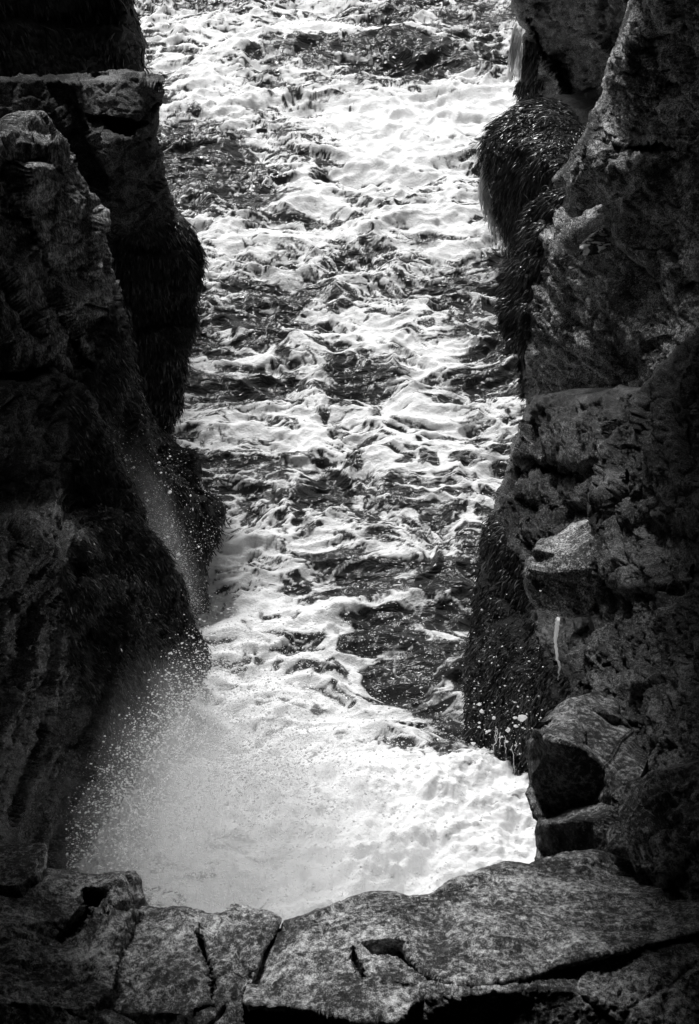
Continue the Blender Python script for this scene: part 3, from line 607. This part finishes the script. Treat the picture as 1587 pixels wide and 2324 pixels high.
# ------------------------------------------------------------------ unseen masses added overhead to shade the sides, leaving a slot of sky
def overhang(name, sgn, lips, label, seed):  # added shade mass, its lips shaped by where sun should reach the rocks
    Ys = np.arange(-5, 25.01, 0.3)
    ly = [l[0] for l in lips]
    lip = np.interp(Ys, ly, [l[1] for l in lips])
    rows = []
    for Yv, lp in zip(Ys, lip):
        Yc = max(Yv, 0)
        zl = 12 - 0.364 * Yc + 0.9 + 0.12 * max(0, Yc - 10)
        if Yv < 3: zl = 13.4
        zm = zl - 1.6
        d = Yc * FWD[1] + (CAM_H - zm) * -FWD[2]
        xb = max(2.7, 0.222 * max(d, 0) + 0.9, lp + 0.5)
        xe = max(lp + 0.3, 0.2219 * (Yc * FWD[1] - (CAM_H - zl) * FWD[2]) + 0.45); xb = max(xb, xe + 0.1)
        sec = [(lp, zl), (xe, zl - 0.05), (xb, zm), (xb + 0.7, zm - 2.5), (xb + 1.2, -2.0), (14, -2.0), (14, 22), (lp + 2.0, 20), (lp + 0.6, zl + 3.0)]
        sec = np.array(sec)
        m = len(sec); pts = []
        for k in range(m):
            a, b = sec[k], sec[(k + 1) % m]
            nseg = max(2, int(np.linalg.norm(b - a) / 0.45)) if False else 10
            for q in range(nseg): pts.append(a + (b - a) * q / nseg)
        rows.append([(sgn * p[0], Yv, p[1]) for p in pts])
    R = np.array(rows); n, m, _ = R.shape
    V = R.reshape(-1, 3)
    V = V + 0.28 * np.stack([fbm(V * 0.7, 4, seed), fbm(V * 0.7, 4, seed + 1), fbm(V * 0.7, 4, seed + 2)], 1)
    I = np.arange(n * m).reshape(n, m); J = np.roll(I, -1, axis=1)
    F = np.stack([I[:-1], J[:-1], J[1:], I[1:]], -1).reshape(-1, 4)
    c0 = len(V); V = np.concatenate([V, V[I[0]].mean(0)[None], V[I[-1]].mean(0)[None]])
    caps = [np.stack([I[0], np.full(m, c0), np.full(m, c0), J[0]], 1), np.stack([I[-1], J[-1], np.full(m, c0 + 1), np.full(m, c0 + 1)], 1)]
    V2 = V
    o = make_mesh(name, V2, F, M_ROCK_RD, True, None, label=label, cat='cliff', kind='structure')
    return o
overhang('added_shade_left', -1, [(-5, -0.1), (5.4, -0.1), (6.0, 1.1), (6.8, 1.75), (8, 2.2), (10, 2.6), (14, 3.6), (16, 4.2), (24, 7.5)], 'added unseen overhang shading the dark side of the inlet', 210)
overhang('added_shade_right', 1, [(-5, -0.1), (5.2, -0.1), (5.8, 0.08), (6.8, 0.1), (7.7, 0.2), (8.6, 0.5), (9.4, 0.85), (10, 1.0), (16, 2.4), (24, 5.6)], 'added unseen overhang shading the crag side of the inlet', 220)

def shade_back_wall():  # unseen wall added behind the camera to block low sky light
    xs = np.linspace(-13, 13, 70); zs = np.linspace(-2, 21, 60)
    Xg, Zg = np.meshgrid(xs, zs)
    F_ = np.stack([Xg.ravel(), np.full(Xg.size, -3.2), Zg.ravel()], 1)
    F_[:, 1] += 0.5 * fbm(F_ * 0.5, 4, 230) + 0.9 * facet(F_ * 0.6, 231, 0.3, 0.3, 0.1)
    B_ = F_ + np.array([0, -5, 0]); n = len(F_)
    I = np.arange(n).reshape(Xg.shape)
    q = np.stack([I[:-1, :-1], I[:-1, 1:], I[1:, 1:], I[1:, :-1]], -1).reshape(-1, 4)
    rim = np.concatenate([I[0, :], I[1:, -1], I[-1, -2::-1], I[-2:0:-1, 0]]); r2 = np.roll(rim, -1)
    make_mesh('added_shade_behind', np.concatenate([F_, B_]), np.concatenate([q, q[:, ::-1] + n, np.stack([r2, rim, rim + n, r2 + n], 1)]), M_ROCK_RD, label='added unseen wall keeping sky light out of the head of the inlet', cat='cliff', kind='structure')
shade_back_wall()

# ------------------------------------------------------------------ the sea
def blob(u, v, cu, cv, ru, rv, ang=0.0):
    a = math.radians(ang)
    x = (u - cu) * math.cos(a) + (v - cv) * math.sin(a); y = -(u - cu) * math.sin(a) + (v - cv) * math.cos(a)
    return np.exp(-((x / ru) ** 2 + (y / rv) ** 2))

def sea_fields(X, Y):
    """wave height and foam cover at a place on the water"""
    n = X.size
    d = FWD[1] * Y + (-FWD[2]) * CAM_H
    yy = (UP[1] * Y - UP[2] * CAM_H) / d
    v = CV - yy / TAN * CV; u = CU + X / d / TAN * CV
    z0 = np.zeros(n)
    P = np.stack([X, Y, z0], 1)
    # flow warp
    wx = 0.55 * fbm(P * 0.55, 3, 61); wy = 0.45 * fbm(P * 0.55, 3, 65)
    Wp = np.stack([X + wx, Y + wy, z0], 1)
    # swell and chop
    h = 0.16 * fbm(Wp * np.array([0.28, 0.55, 1]), 3, 70)
    r1_ = 1 - np.abs(perlin(Wp * np.array([0.62, 1.05, 1]), 71)) * 2.2
    r2_ = 1 - np.abs(perlin(Wp * np.array([1.5, 2.4, 1]) + 3, 72)) * 2.2
    r3_ = 1 - np.abs(perlin(Wp * np.array([3.3, 5.6, 1]) + 5, 73)) * 2.2
    h = h + 0.15 * r1_ + 0.070 * r2_ + 0.040 * r3_
    h = h + 0.017 * perlin(P * np.array([8, 14, 1]), 74) + 0.006 * perlin(P * np.array([20, 34, 1]), 75)
    # the swell whose curved crest runs across the mouth
    cr = 112 + 0.00052 * (u - 790) ** 2 + 14 * (perlin(P * 0.9, 76))
    g = np.exp(-((v - cr) / 26) ** 2) * sstep(430, 560, u) * (1 - sstep(1050, 1250, u))
    h = h + 0.26 * g
    # the surge rearing against the near ledge
    sg = sstep(11.5, 10.4, Y)
    h = h + sg * (0.42 + 0.30 * fbm(P * 1.5, 5, 77, 0.58) + 0.05 * fbm(P * 9, 3, 78, 0.7))
    # foam cover
    c = -0.118 + 0.46 * fbm(Wp * np.array([0.30, 0.42, 1]), 3, 80) + 0.20 * fbm(Wp * np.array([1.0, 1.5, 1]), 3, 84)
    for (cu, cv, ru, rv, a, ang) in [
        (960, 270, 250, 60, .75, 0), (900, 370, 110, 80, .85, 25), (1120, 240, 120, 40, .9, 0), (830, 400, 80, 40, .4, 0), (480, 110, 150, 50, .30, 0), (430, 200, 120, 40, .38, 0), (640, 160, 200, 40, -.15, 0),
        (700, 440, 90, 45, .5, 35), (590, 350, 50, 35, .4, 40), (450, 340, 90, 60, -.35, 0), (560, 460, 90, 50, -.35, 0), (470, 440, 60, 50, -.1, 0), (600, 60, 180, 40, -.12, 0), (980, 110, 140, 26, -.15, 5), (700, 175, 60, 22, -.25, 0), (620, 210, 60, 24, -.2, 0), (800, 60, 500, 60, .12, 0),
        (1010, 345, 70, 20, -.35, 0), (1060, 430, 110, 110, .40, 0), (990, 455, 70, 30, -.3, 0), (800, 540, 320, 22, .12, 0), (820, 770, 90, 30, .45, 0), (700, 660, 80, 28, -.30, 0), (990, 850, 50, 60, .5, 20), (830, 860, 70, 26, -.45, 0),
        (720, 980, 120, 50, .22, 0), (900, 950, 80, 40, .3, 0), (1000, 1030, 60, 60, .4, 0), (690, 1060, 40, 60, .3, 10), (760, 1140, 80, 30, -.25, 0), (560, 720, 110, 40, -.22, 0), (1080, 690, 80, 70, -.25, 0), (1040, 990, 50, 60, -.1, 0), (580, 900, 120, 40, -.2, 0),
        (840, 1330, 60, 30, -.3, 20), (990, 1330, 80, 40, -.35, 0), (1010, 1450, 60, 25, .3, 0), (950, 1280, 90, 30, .25, 0), (880, 1500, 80, 40, -.12, 30), (990, 1560, 70, 40, -.10, 0),
        (560, 1380, 130, 130, .28, 0), (500, 1240, 90, 60, .22, 0), (700, 1600, 300, 130, .28, 0), (450, 1650, 200, 160, .3, 0)]:
        c = c + (0.72 * a if a > 0 else 0.6 * a) * blob(u, v, cu, cv, ru, rv, ang)
    c = c + 0.25 * sstep(11.4, 10.6, Y) * sstep(-1.4, 0.4, X) + 0.38 * sstep(11.4, 10.6, Y) + 0.12 * (r1_ - 0.5) + 0.8 * np.exp(-((v - cr + 20) / 10) ** 2) * sstep(430, 560, u) * (1 - sstep(900, 1150, u)) - 0.15 * np.exp(-((v - cr - 13) / 11) ** 2) * sstep(480, 600, u) * (1 - sstep(1000, 1200, u))
    # a web of foam: torn filaments along the crests, oval holes where the sheet is thick
    sw = np.stack([fbm(P * np.array([1.3, 1.9, 1]), 3, 90), fbm(P * np.array([1.3, 1.9, 1]), 3, 91), z0], 1)
    P2 = Wp * np.array([1.0, 1.9, 1]) + 0.58 * sw
    l1 = 1 - 3.2 * np.abs(fbm(P2 * 1.7, 5, 92, 0.64))
    l2 = 1 - 3.0 * np.abs(fbm(P2 * 4.6 + 0.8 * sw, 4, 93, 0.64))
    l3 = fbm(P2 * 8.0, 3, 94, 0.65)
    f1a, f2a, _ = worley(P2 * np.array([1.15, 1.25, 1]), 3, 2)
    f1b, f2b, _ = worley(P2 * np.array([2.6, 2.9, 1]) + 0.2 * sw, 5, 2)
    hole = np.minimum(sstep(0.12, 0.42, f2a - f1a), 0.3 + 0.7 * sstep(0.1, 0.4, f2b - f1b))
    hz = np.clip(0.45 + 1.2 * fbm(P * 0.35, 2, 96), 0.1, 1)
    for (cu, cv, ru, rv) in [(1060, 120, 130, 60), (1060, 430, 130, 150), (600, 80, 120, 50), (560, 830, 150, 90)]:
        hz = np.maximum(hz, blob(u, v, cu, cv, ru, rv))
    web = (1 - hz) * (0.42 * l1 + 0.34 * l2 - 0.14) + hz * (0.36 - 0.75 * hole + 0.12 * l2)
    edge = c + web + 0.24 * l3 - 0.085
    foam = sstep(-0.08, 0.30, edge)
    stre = fbm(np.stack([X * 2.0 + 3 * wx, Y * 7.5 + 2 * wy, z0], 1), 4, 97, 0.65)
    thin = 1 - 4.5 * np.abs(fbm(np.stack([X * 3.2 + 4 * wx, Y * 9.0 + 3 * wy, z0], 1), 4, 99, 0.65))
    foam = np.maximum(foam, 0.40 * sstep(0.05, 0.55, stre + 0.6 * (c - 0.1)))
    foam = np.maximum(foam, 0.5 * sstep(0.35, 1.1, thin + 1.0 * (c - 0.02)))
    thick = sstep(0.0, 0.6, edge)
    h = h + 0.010 * foam + 0.018 * thick * (0.5 + fbm(P * np.array([4, 5, 1]), 3, 98, 0.6))
    return h, foam, thick

def build_sea():
    vv = np.concatenate([np.arange(2440, 1240, -2.6), np.arange(1240, -60, -1.9)])
    _, Yr = on_sea(np.full_like(vv, CU), vv)
    Yr = np.concatenate([[-60, -20, 0, 4, 6.5], Yr, Yr[-1] * np.array([1.01, 1.03, 1.07, 1.15, 1.3, 1.6, 2.2, 4, 9, 25, 80, 140])])
    Xc = np.concatenate([np.linspace(-5.2, 5.2, 640)])
    out = 5.2 + np.cumsum(0.0163 * 1.25 ** np.arange(1, 50)); out = out[out < 4200]
    Xc = np.concatenate([-out[::-1], Xc, out])
    Xg, Yg = np.meshgrid(Xc, Yr)
    X = Xg.ravel(); Y = Yg.ravel()
    inn = (np.abs(X) < 9) & (Y > 6) & (Y < 60)
    h = np.zeros(X.size); foam = np.full(X.size, 0.25); th = np.zeros(X.size)
    hi, fi, ti = sea_fields(X[inn], Y[inn])
    fade = 1 - sstep(6.5, 9, np.abs(X[inn]))
    h[inn] = hi * fade; foam[inn] = fi; th[inn] = ti
    V = np.stack([X, Y, h], 1)
    R, C = Xg.shape
    I = np.arange(R * C).reshape(R, C)
    F = np.stack([I[:-1, :-1], I[:-1, 1:], I[1:, 1:], I[1:, :-1]], -1).reshape(-1, 4)
    m, t, b, out_ = mat_new('sea_water')
    fa = N(t, 'ShaderNodeAttribute', attribute_name='foam')
    ta = N(t, 'ShaderNodeAttribute', attribute_name='froth')
    tc = N(t, 'ShaderNodeTexCoord')
    nz = N(t, 'ShaderNodeTexNoise', Scale=26.0, Detail=5.0, Roughness=0.7)
    mp = N(t, 'ShaderNodeMapping'); mp.inputs['Scale'].default_value = (1, 1.5, 1)
    t.links.new(tc.outputs['Object'], mp.inputs[0]); t.links.new(mp.outputs[0], nz.inputs['Vector'])
    f = mathn(t, 'ADD', fa.outputs['Fac'], mathn(t, 'MULTIPLY', mathn(t, 'SUBTRACT', nz.outputs[0], 0.5), 0.32))
    fr = N(t, 'ShaderNodeMapRange'); fr.interpolation_type = 'SMOOTHSTEP'; fr.inputs['From Min'].default_value = 0.2; fr.inputs['From Max'].default_value = 0.95
    t.links.new(f, fr.inputs['Value'])
    fac = mathn(t, 'MULTIPLY', fr.outputs[0], mathn(t, 'ADD', mathn(t, 'MULTIPLY', ta.outputs['Fac'], 0.3), 0.7))
    b.inputs['Base Color'].default_value = (0.030, 0.030, 0.030, 1)
    b.inputs['Roughness'].default_value = 0.10
    b.inputs['IOR'].default_value = 1.333
    bpn = N(t, 'ShaderNodeTexNoise', Scale=4.2, Detail=4.0, Roughness=0.5, Distortion=0.4)
    mp2 = N(t, 'ShaderNodeMapping'); mp2.inputs['Scale'].default_value = (1, 2.2, 1)
    t.links.new(tc.outputs['Object'], mp2.inputs[0]); t.links.new(mp2.outputs[0], bpn.inputs['Vector'])
    bp = N(t, 'ShaderNodeBump', Strength=1.0, Distance=0.10); t.links.new(bpn.outputs[0], bp.inputs['Height'])
    t.links.new(bp.outputs[0], b.inputs['Normal'])
    fo = N(t, 'ShaderNodeBsdfPrincipled'); fo.inputs['Base Color'].default_value = (0.88, 0.88, 0.88, 1); fo.inputs['Roughness'].default_value = 0.7
    bp2 = N(t, 'ShaderNodeBump', Strength=0.8, Distance=0.03); t.links.new(nz.outputs[0], bp2.inputs['Height']); t.links.new(bp2.outputs[0], fo.inputs['Normal'])
    mx = N(t, 'ShaderNodeMixShader')
    t.links.new(fac, mx.inputs[0]); t.links.new(b.outputs[0], mx.inputs[1]); t.links.new(fo.outputs[0], mx.inputs[2]); t.links.new(mx.outputs[0], out_.inputs[0])
    make_mesh('sea', V, F, m, True, {'foam': foam, 'froth': th}, kind='structure', origin=(0, 0, 0), label='foaming dark sea surging through the rocky inlet', cat='sea')
build_sea()

# ------------------------------------------------------------------ spray in the air
def droplets(name, P, R, label, stretch):
    oct_ = [(1, 0, 0), (-1, 0, 0), (0, 1, 0), (0, -1, 0), (0, 0, 1), (0, 0, -1)]
    fc = [(0, 2, 4), (2, 1, 4), (1, 3, 4), (3, 0, 4), (2, 0, 5), (1, 2, 5), (3, 1, 5), (0, 3, 5)]
    v2 = list(oct_); mid = {}; f2 = []
    def m_(a, b):
        k = (min(a, b), max(a, b))
        if k not in mid:
            q = np.array(v2[a], float) + np.array(v2[b], float); v2.append(tuple(q / np.linalg.norm(q))); mid[k] = len(v2) - 1
        return mid[k]
    for a, b, c in fc:
        x, y, z = m_(a, b), m_(b, c), m_(c, a); f2 += [(a, x, z), (x, b, y), (z, y, c), (x, y, z)]
    Vs, Fs, off = [], [], 0
    for sel, vv, ff in ((R < 0.0055, oct_, fc), (R >= 0.0055, v2, f2)):
        vv = np.array(vv, float); ff = np.array(ff); n = sel.sum()
        wob = 1 + (0.25 * np.random.default_rng(3).normal(size=(n, len(vv), 1)) if len(vv) > 6 else 0)
        Vs.append((P[sel][:, None, :] + vv[None] * wob * R[sel][:, None, None] * stretch[sel][:, None, :]).reshape(-1, 3))
        Fs.append(((np.arange(n) * len(vv))[:, None, None] + ff[None] + off).reshape(-1, 3)); off += n * len(vv)
    make_mesh(name, np.concatenate(Vs), np.concatenate(Fs), M_DROP, True, None, label=label, cat='spray', kind='stuff')

def mist_blob(name, c, axes, rot, dens, seed, label, nscale=1.6):
    """a soft body of hanging spray that thins out towards its edge"""
    k = 16; th = np.linspace(0, math.pi, k + 1); ph = np.linspace(0, 2 * math.pi, 2 * k, endpoint=False)
    T, Ph = np.meshgrid(th, ph, indexing='ij')
    V = np.stack([np.sin(T) * np.cos(Ph), np.sin(T) * np.sin(Ph), np.cos(T)], -1).reshape(-1, 3)
    I = np.arange((k + 1) * 2 * k).reshape(k + 1, 2 * k); J = np.roll(I, -1, 1)
    F = np.stack([I[:-1], I[1:], J[1:], J[:-1]], -1).reshape(-1, 4)
    m = bpy.data.materials.new(name); m.use_nodes = True
    t = m.node_tree; t.nodes.clear()
    tc = N(t, 'ShaderNodeTexCoord')
    ln = N(t, 'ShaderNodeVectorMath', operation='LENGTH'); t.links.new(tc.outputs['Object'], ln.inputs[0])
    r2 = mathn(t, 'MULTIPLY', ln.outputs['Value'], ln.outputs['Value'])
    fall = mathn(t, 'SUBTRACT', 1.0, r2, True); fall = mathn(t, 'MULTIPLY', fall, fall)
    nz = N(t, 'ShaderNodeTexNoise', Scale=nscale, Detail=4.0, Roughness=0.6, Distortion=0.6)
    mp = N(t, 'ShaderNodeMapping'); mp.inputs['Location'].default_value = (seed, 0, 0); t.links.new(tc.outputs['Object'], mp.inputs[0]); t.links.new(mp.outputs[0], nz.inputs['Vector'])
    nn = N(t, 'ShaderNodeMapRange'); nn.inputs['From Min'].default_value = 0.42; nn.inputs['From Max'].default_value = 0.62; t.links.new(nz.outputs[0], nn.inputs['Value'])
    dn = mathn(t, 'MULTIPLY', mathn(t, 'MULTIPLY', fall, dens), mathn(t, 'ADD', 0.25, nn.outputs[0]))
    pv = N(t, 'ShaderNodeVolumePrincipled', Anisotropy=0.2); pv.inputs['Color'].default_value = (1, 1, 1, 1)
    t.links.new(dn, pv.inputs['Density'])
    o_ = N(t, 'ShaderNodeOutputMaterial'); t.links.new(pv.outputs[0], o_.inputs['Volume'])
    o = make_mesh(name, V, F, m, True, label=label, cat='mist', kind='stuff', origin=(0, 0, 0))
    R = Matrix([[float(x) for x in row] for row in rot]).to_4x4()
    o.matrix_world = Matrix.Translation([float(x) for x in c]) @ R @ Matrix.Diagonal((axes[0], axes[1], axes[2], 1))

def frame_of(a, b):
    """axes for a body lying along a-b"""
    z = np.array(b) - np.array(a); L = np.linalg.norm(z); z /= L
    x = np.cross(z, [0, 1, 0]); x /= np.linalg.norm(x); y = np.cross(z, x)
    return np.stack([x, y, z], 1), (np.array(a) + np.array(b)) / 2, L

def spray():
    r = np.random.default_rng(5)
    def cloud(n, us, vs, Ys, zf, Rm, Rs, dens_seed, thr=0.35):
        u = r.uniform(*us, n); v = r.uniform(*vs, n); Y = r.uniform(*Ys, n)
        P = at(u, v, Y)
        k = (r.random(n) < np.clip(zf(u, v, Y) * (thr + np.clip(1.7 * (0.5 + 1.1 * fbm(P * np.array([2.0, 2.0, 1.3]), 4, dens_seed, 0.6)) - 0.35, 0, 1.4) ** 1.4), 0, 1)) & (P[:, 2] > 0)
        return P[k], np.minimum(Rm * np.exp(r.normal(size=n) * Rs), 2.4 * Rm)[k]
    A = []
    # thrown up between the bluff and the near ledge, thickest low and to the left
    bluff = lambda u, v: u - 470 + (v - 1500) * 0.61
    A.append(cloud(1000000, (150, 1230), (1300, 2110), (6.8, 11.4), lambda u, v, Y: np.clip((v - 1300) / 560, 0, 1) ** 1.5 * (0.04 + 0.96 * np.exp(-((u - 380) / 270) ** 2)) * sstep(-150, 60, bluff(u, v)) * 0.95, 0.0025, 0.6, 131, 0.15))
    A.append(cloud(2200, (180, 1100), (1450, 2100), (6.8, 11.0), lambda u, v, Y: np.clip((v - 1400) / 500, 0, 1) * sstep(-60, 60, bluff(u, v)) * np.exp(-((u - 380) / 300) ** 2), 0.0075, 0.3, 132, 0.1))
    # bigger drops flung against the weedy foot on the other side
    A.append(cloud(2400, (800, 1215), (1400, 1800), (9.8, 11.0), lambda u, v, Y: np.clip((v - 1480) / 280, 0, 1) ** 2, 0.0020, 0.6, 133, -0.2))
    A.append(cloud(150, (830, 1215), (1440, 1790), (9.8, 11.0), lambda u, v, Y: np.clip((v - 1460) / 300, 0, 1) ** 2, 0.0075, 0.4, 137, -0.1))
    A.append(cloud(30, (1060, 1190), (1590, 1740), (9.8, 10.6), lambda u, v, Y: 1 + 0 * u, 0.014, 0.3, 134, 0.3))
    # the drift blowing off the bluff
    drift = lambda u, v: u - (250 + (v - 985) * 0.44)
    A.append(cloud(170000, (220, 640), (930, 1600), (12.3, 13.3), lambda u, v, Y: np.exp(-np.clip(drift(u, v), 0, 999) / 75) * (0.15 + 0.85 * np.clip((v - 980) / 350, 0, 1)) * np.clip((v - 930) / 60, 0, 1), 0.0021, 0.5, 135, 0.0))
    A.append(cloud(350, (240, 600), (1000, 1480), (12.2, 12.9), lambda u, v, Y: np.exp(-np.clip(drift(u, v), 0, 999) / 70), 0.0085, 0.35, 136, 0.2))
    P = np.concatenate([a[0] for a in A]); R = np.concatenate([a[1] for a in A])
    sx = np.stack([1 + 0.7 * r.random(len(P)), np.ones(len(P)), 0.8 + 0.4 * r.random(len(P))], 1)
    droplets('sea_spray', P, R, 'flying white drops of spray filling the foot of the inlet', sx)
    R3, c, L = frame_of(at(225, 930, 12.9), at(470, 1480, 12.7))
    mist_blob('drifting_mist', c + np.array([-0.12, 0, 0]), (0.55, 0.45, L * 0.60), R3, 0.9, 301, 'thin veil of mist drifting off the weedy bluff', 2.6)
    mist_blob('rising_mist', (-1.2, 9.4, 0.3), (2.2, 2.2, 2.5), np.eye(3), 1.3, 302, 'grey mist standing over the churned water beside the dark bluff', 2.8)
    mist_blob('rising_mist', (0.4, 8.9, 0.3), (2.2, 1.9, 1.5), np.eye(3), 0.7, 303, 'bright white mist boiling up behind the domed ledge', 3.2)
spray()

# ------------------------------------------------------------------ running and falling water
def strands(name, starts, ends, n, w, label, group=None, seed=0, fan=0.05, clear=0.0):
    """a veil of falling threads of water between an upper and a lower line, each a list of points"""
    r = np.random.default_rng(seed)
    starts = np.array(starts); ends = np.array(ends)
    q = r.random(n) * (len(starts) - 1); i = np.minimum(q.astype(int), len(starts) - 2); f = (q - i)[:, None]
    a = starts[i] * (1 - f) + starts[i + 1] * f
    q2 = np.clip(q / (len(starts) - 1) + r.normal(size=n) * fan, 0, 1) * (len(ends) - 1); i = np.minimum(q2.astype(int), len(ends) - 2); f = (q2 - i)[:, None]
    b = ends[i] * (1 - f) + ends[i + 1] * f
    t0 = r.random(n) * 0.45; t1 = np.minimum(1, t0 + 0.2 + 0.7 * r.random(n))
    S = 8; sides = 5
    V = []
    for k in range(S + 1):
        t = t0 + (t1 - t0) * k / S
        p = a + (b - a) * np.stack([t ** 0.7, t ** 0.7, t ** 1.3], 1) + r.normal(size=(n, 3)) * 0.006
        rad = w * (0.35 + 0.65 * math.sin(math.pi * (0.08 + 0.88 * k / S))) * (0.6 + 0.8 * r.random(n))
        for e in range(sides):
            an = 2 * math.pi * e / sides
            V.append(p + np.stack([rad * math.cos(an), rad * math.sin(an), 0 * rad], 1))
    V = np.stack(V, 1)
    I = np.arange((S + 1) * sides).reshape(S + 1, sides); J = np.roll(I, -1, 1)
    f1 = np.stack([I[:-1], J[:-1], J[1:], I[1:]], -1).reshape(-1, 4)
    F = (np.arange(n) * (S + 1) * sides)[:, None, None] + f1[None]
    return make_mesh(name, V.reshape(-1, 3), F.reshape(-1, 4), M_TRICKLE, True, label=label, cat='waterfall', group=group)

strands('waterfall', [at(1100, 352, 21.6), at(1106, 400, 21.5), at(1120, 470, 21.5)], [at(1086, 440, 21.5), at(1092, 478, 21.3), at(1126, 560, 21.4)], 150, 0.011, 'thin veil of water pouring off the weed-draped boulder into the sea', seed=1)
strands('waterfall', [at(1172, 46, 25.8), at(1186, 74, 26), at(1186, 100, 26.2)], [at(1148, 178, 25.9), at(1160, 184, 26), at(1182, 184, 26.3)], 110, 0.009, 'pale sheet of water falling from the far wet cliff', seed=2)
strands('drips', [at(1122, 1640, 10.9), at(1150, 1650, 10.8), at(1186, 1660, 10.6)], [at(1120, 1720, 10.9), at(1150, 1740, 10.7), at(1184, 1760, 10.5)], 6, 0.0045, 'thin white drips running off the weedy cliff foot beside the splash', seed=3)
strands('drips', [at(1125, 500, 21.3), at(1160, 545, 21.3), at(1190, 556, 21)], [at(1126, 560, 21.3), at(1160, 612, 21.3), at(1180, 612, 21.1)], 34, 0.008, 'fine drips hanging below the weed-draped boulder', seed=4)

def trickle():
    path = [(1268, 1401, 9), (1264, 1420, 8), (1261, 1440, 8), (1260, 1458, 6.5), (1263, 1478, 5.5), (1265, 1496, 5), (1270, 1508, 5.5), (1269, 1520, 4), (1267, 1534, 2.2), (1266, 1546, 0.8)]
    r = np.random.default_rng(9)
    pts = []
    for k in range(len(path) - 1):
        for q in range(5):
            f = q / 5; pts.append([path[k][j] * (1 - f) + path[k + 1][j] * f for j in range(3)])
    V = []; sides = 10
    for (u, v, hw) in pts:
        p = at(u + r.normal() * 0.8, v, 9.05); wd = float(hw * 0.75 * 9.3 * 2.797e-4 * (0.85 + 0.3 * r.random()))
        for e in range(sides):
            an = 2 * math.pi * e / sides
            V.append(p + np.array([wd * math.cos(an), 0.5 * wd * math.sin(an), 0]) + r.normal(size=3) * 0.0012)
    n = len(pts); I = np.arange(n * sides).reshape(n, sides); J = np.roll(I, -1, 1)
    F = np.stack([I[:-1], J[:-1], J[1:], I[1:]], -1).reshape(-1, 4)
    make_mesh('trickle', V, F, M_TRICKLE, True, label='single white trickle of water falling beneath the squared block', cat='waterfall')
trickle()

def pool():
    m, t, b, out = mat_new('pool_water')
    tc = N(t, 'ShaderNodeTexCoord'); nz = N(t, 'ShaderNodeTexNoise', Scale=9.0, Detail=3.0); t.links.new(tc.outputs['Object'], nz.inputs['Vector'])
    c = ramp(t, nz.outputs[0], [(0.45, 0.015), (0.52, 0.02), (0.56, 0.7), (0.7, 0.85)])  # white patches: froth, and bright reflections painted into the colour
    t.links.new(c, b.inputs['Base Color']); b.inputs['Roughness'].default_value = 0.12
    bp = N(t, 'ShaderNodeBump', Strength=0.8, Distance=0.04); t.links.new(nz.outputs[0], bp.inputs['Height']); t.links.new(bp.outputs[0], b.inputs['Normal'])
    rock('rock_pool', [(1312, 562, 15.5), (1328, 542, 15.75), (1350, 526, 15.95), (1374, 519, 16.0), (1388, 532, 15.85), (1388, 556, 15.45), (1350, 560, 15.45)], step=2.5, mat=m, label='small pool of water flecked with froth and painted reflections caught on the pale rock shelf', cat='rock pool', thick=0.12, back=(0, 0.2, -1), shrink=0.95, seed=17, round_px=4, round_m=0.02, amp=0.12, rug=1.0)
pool()
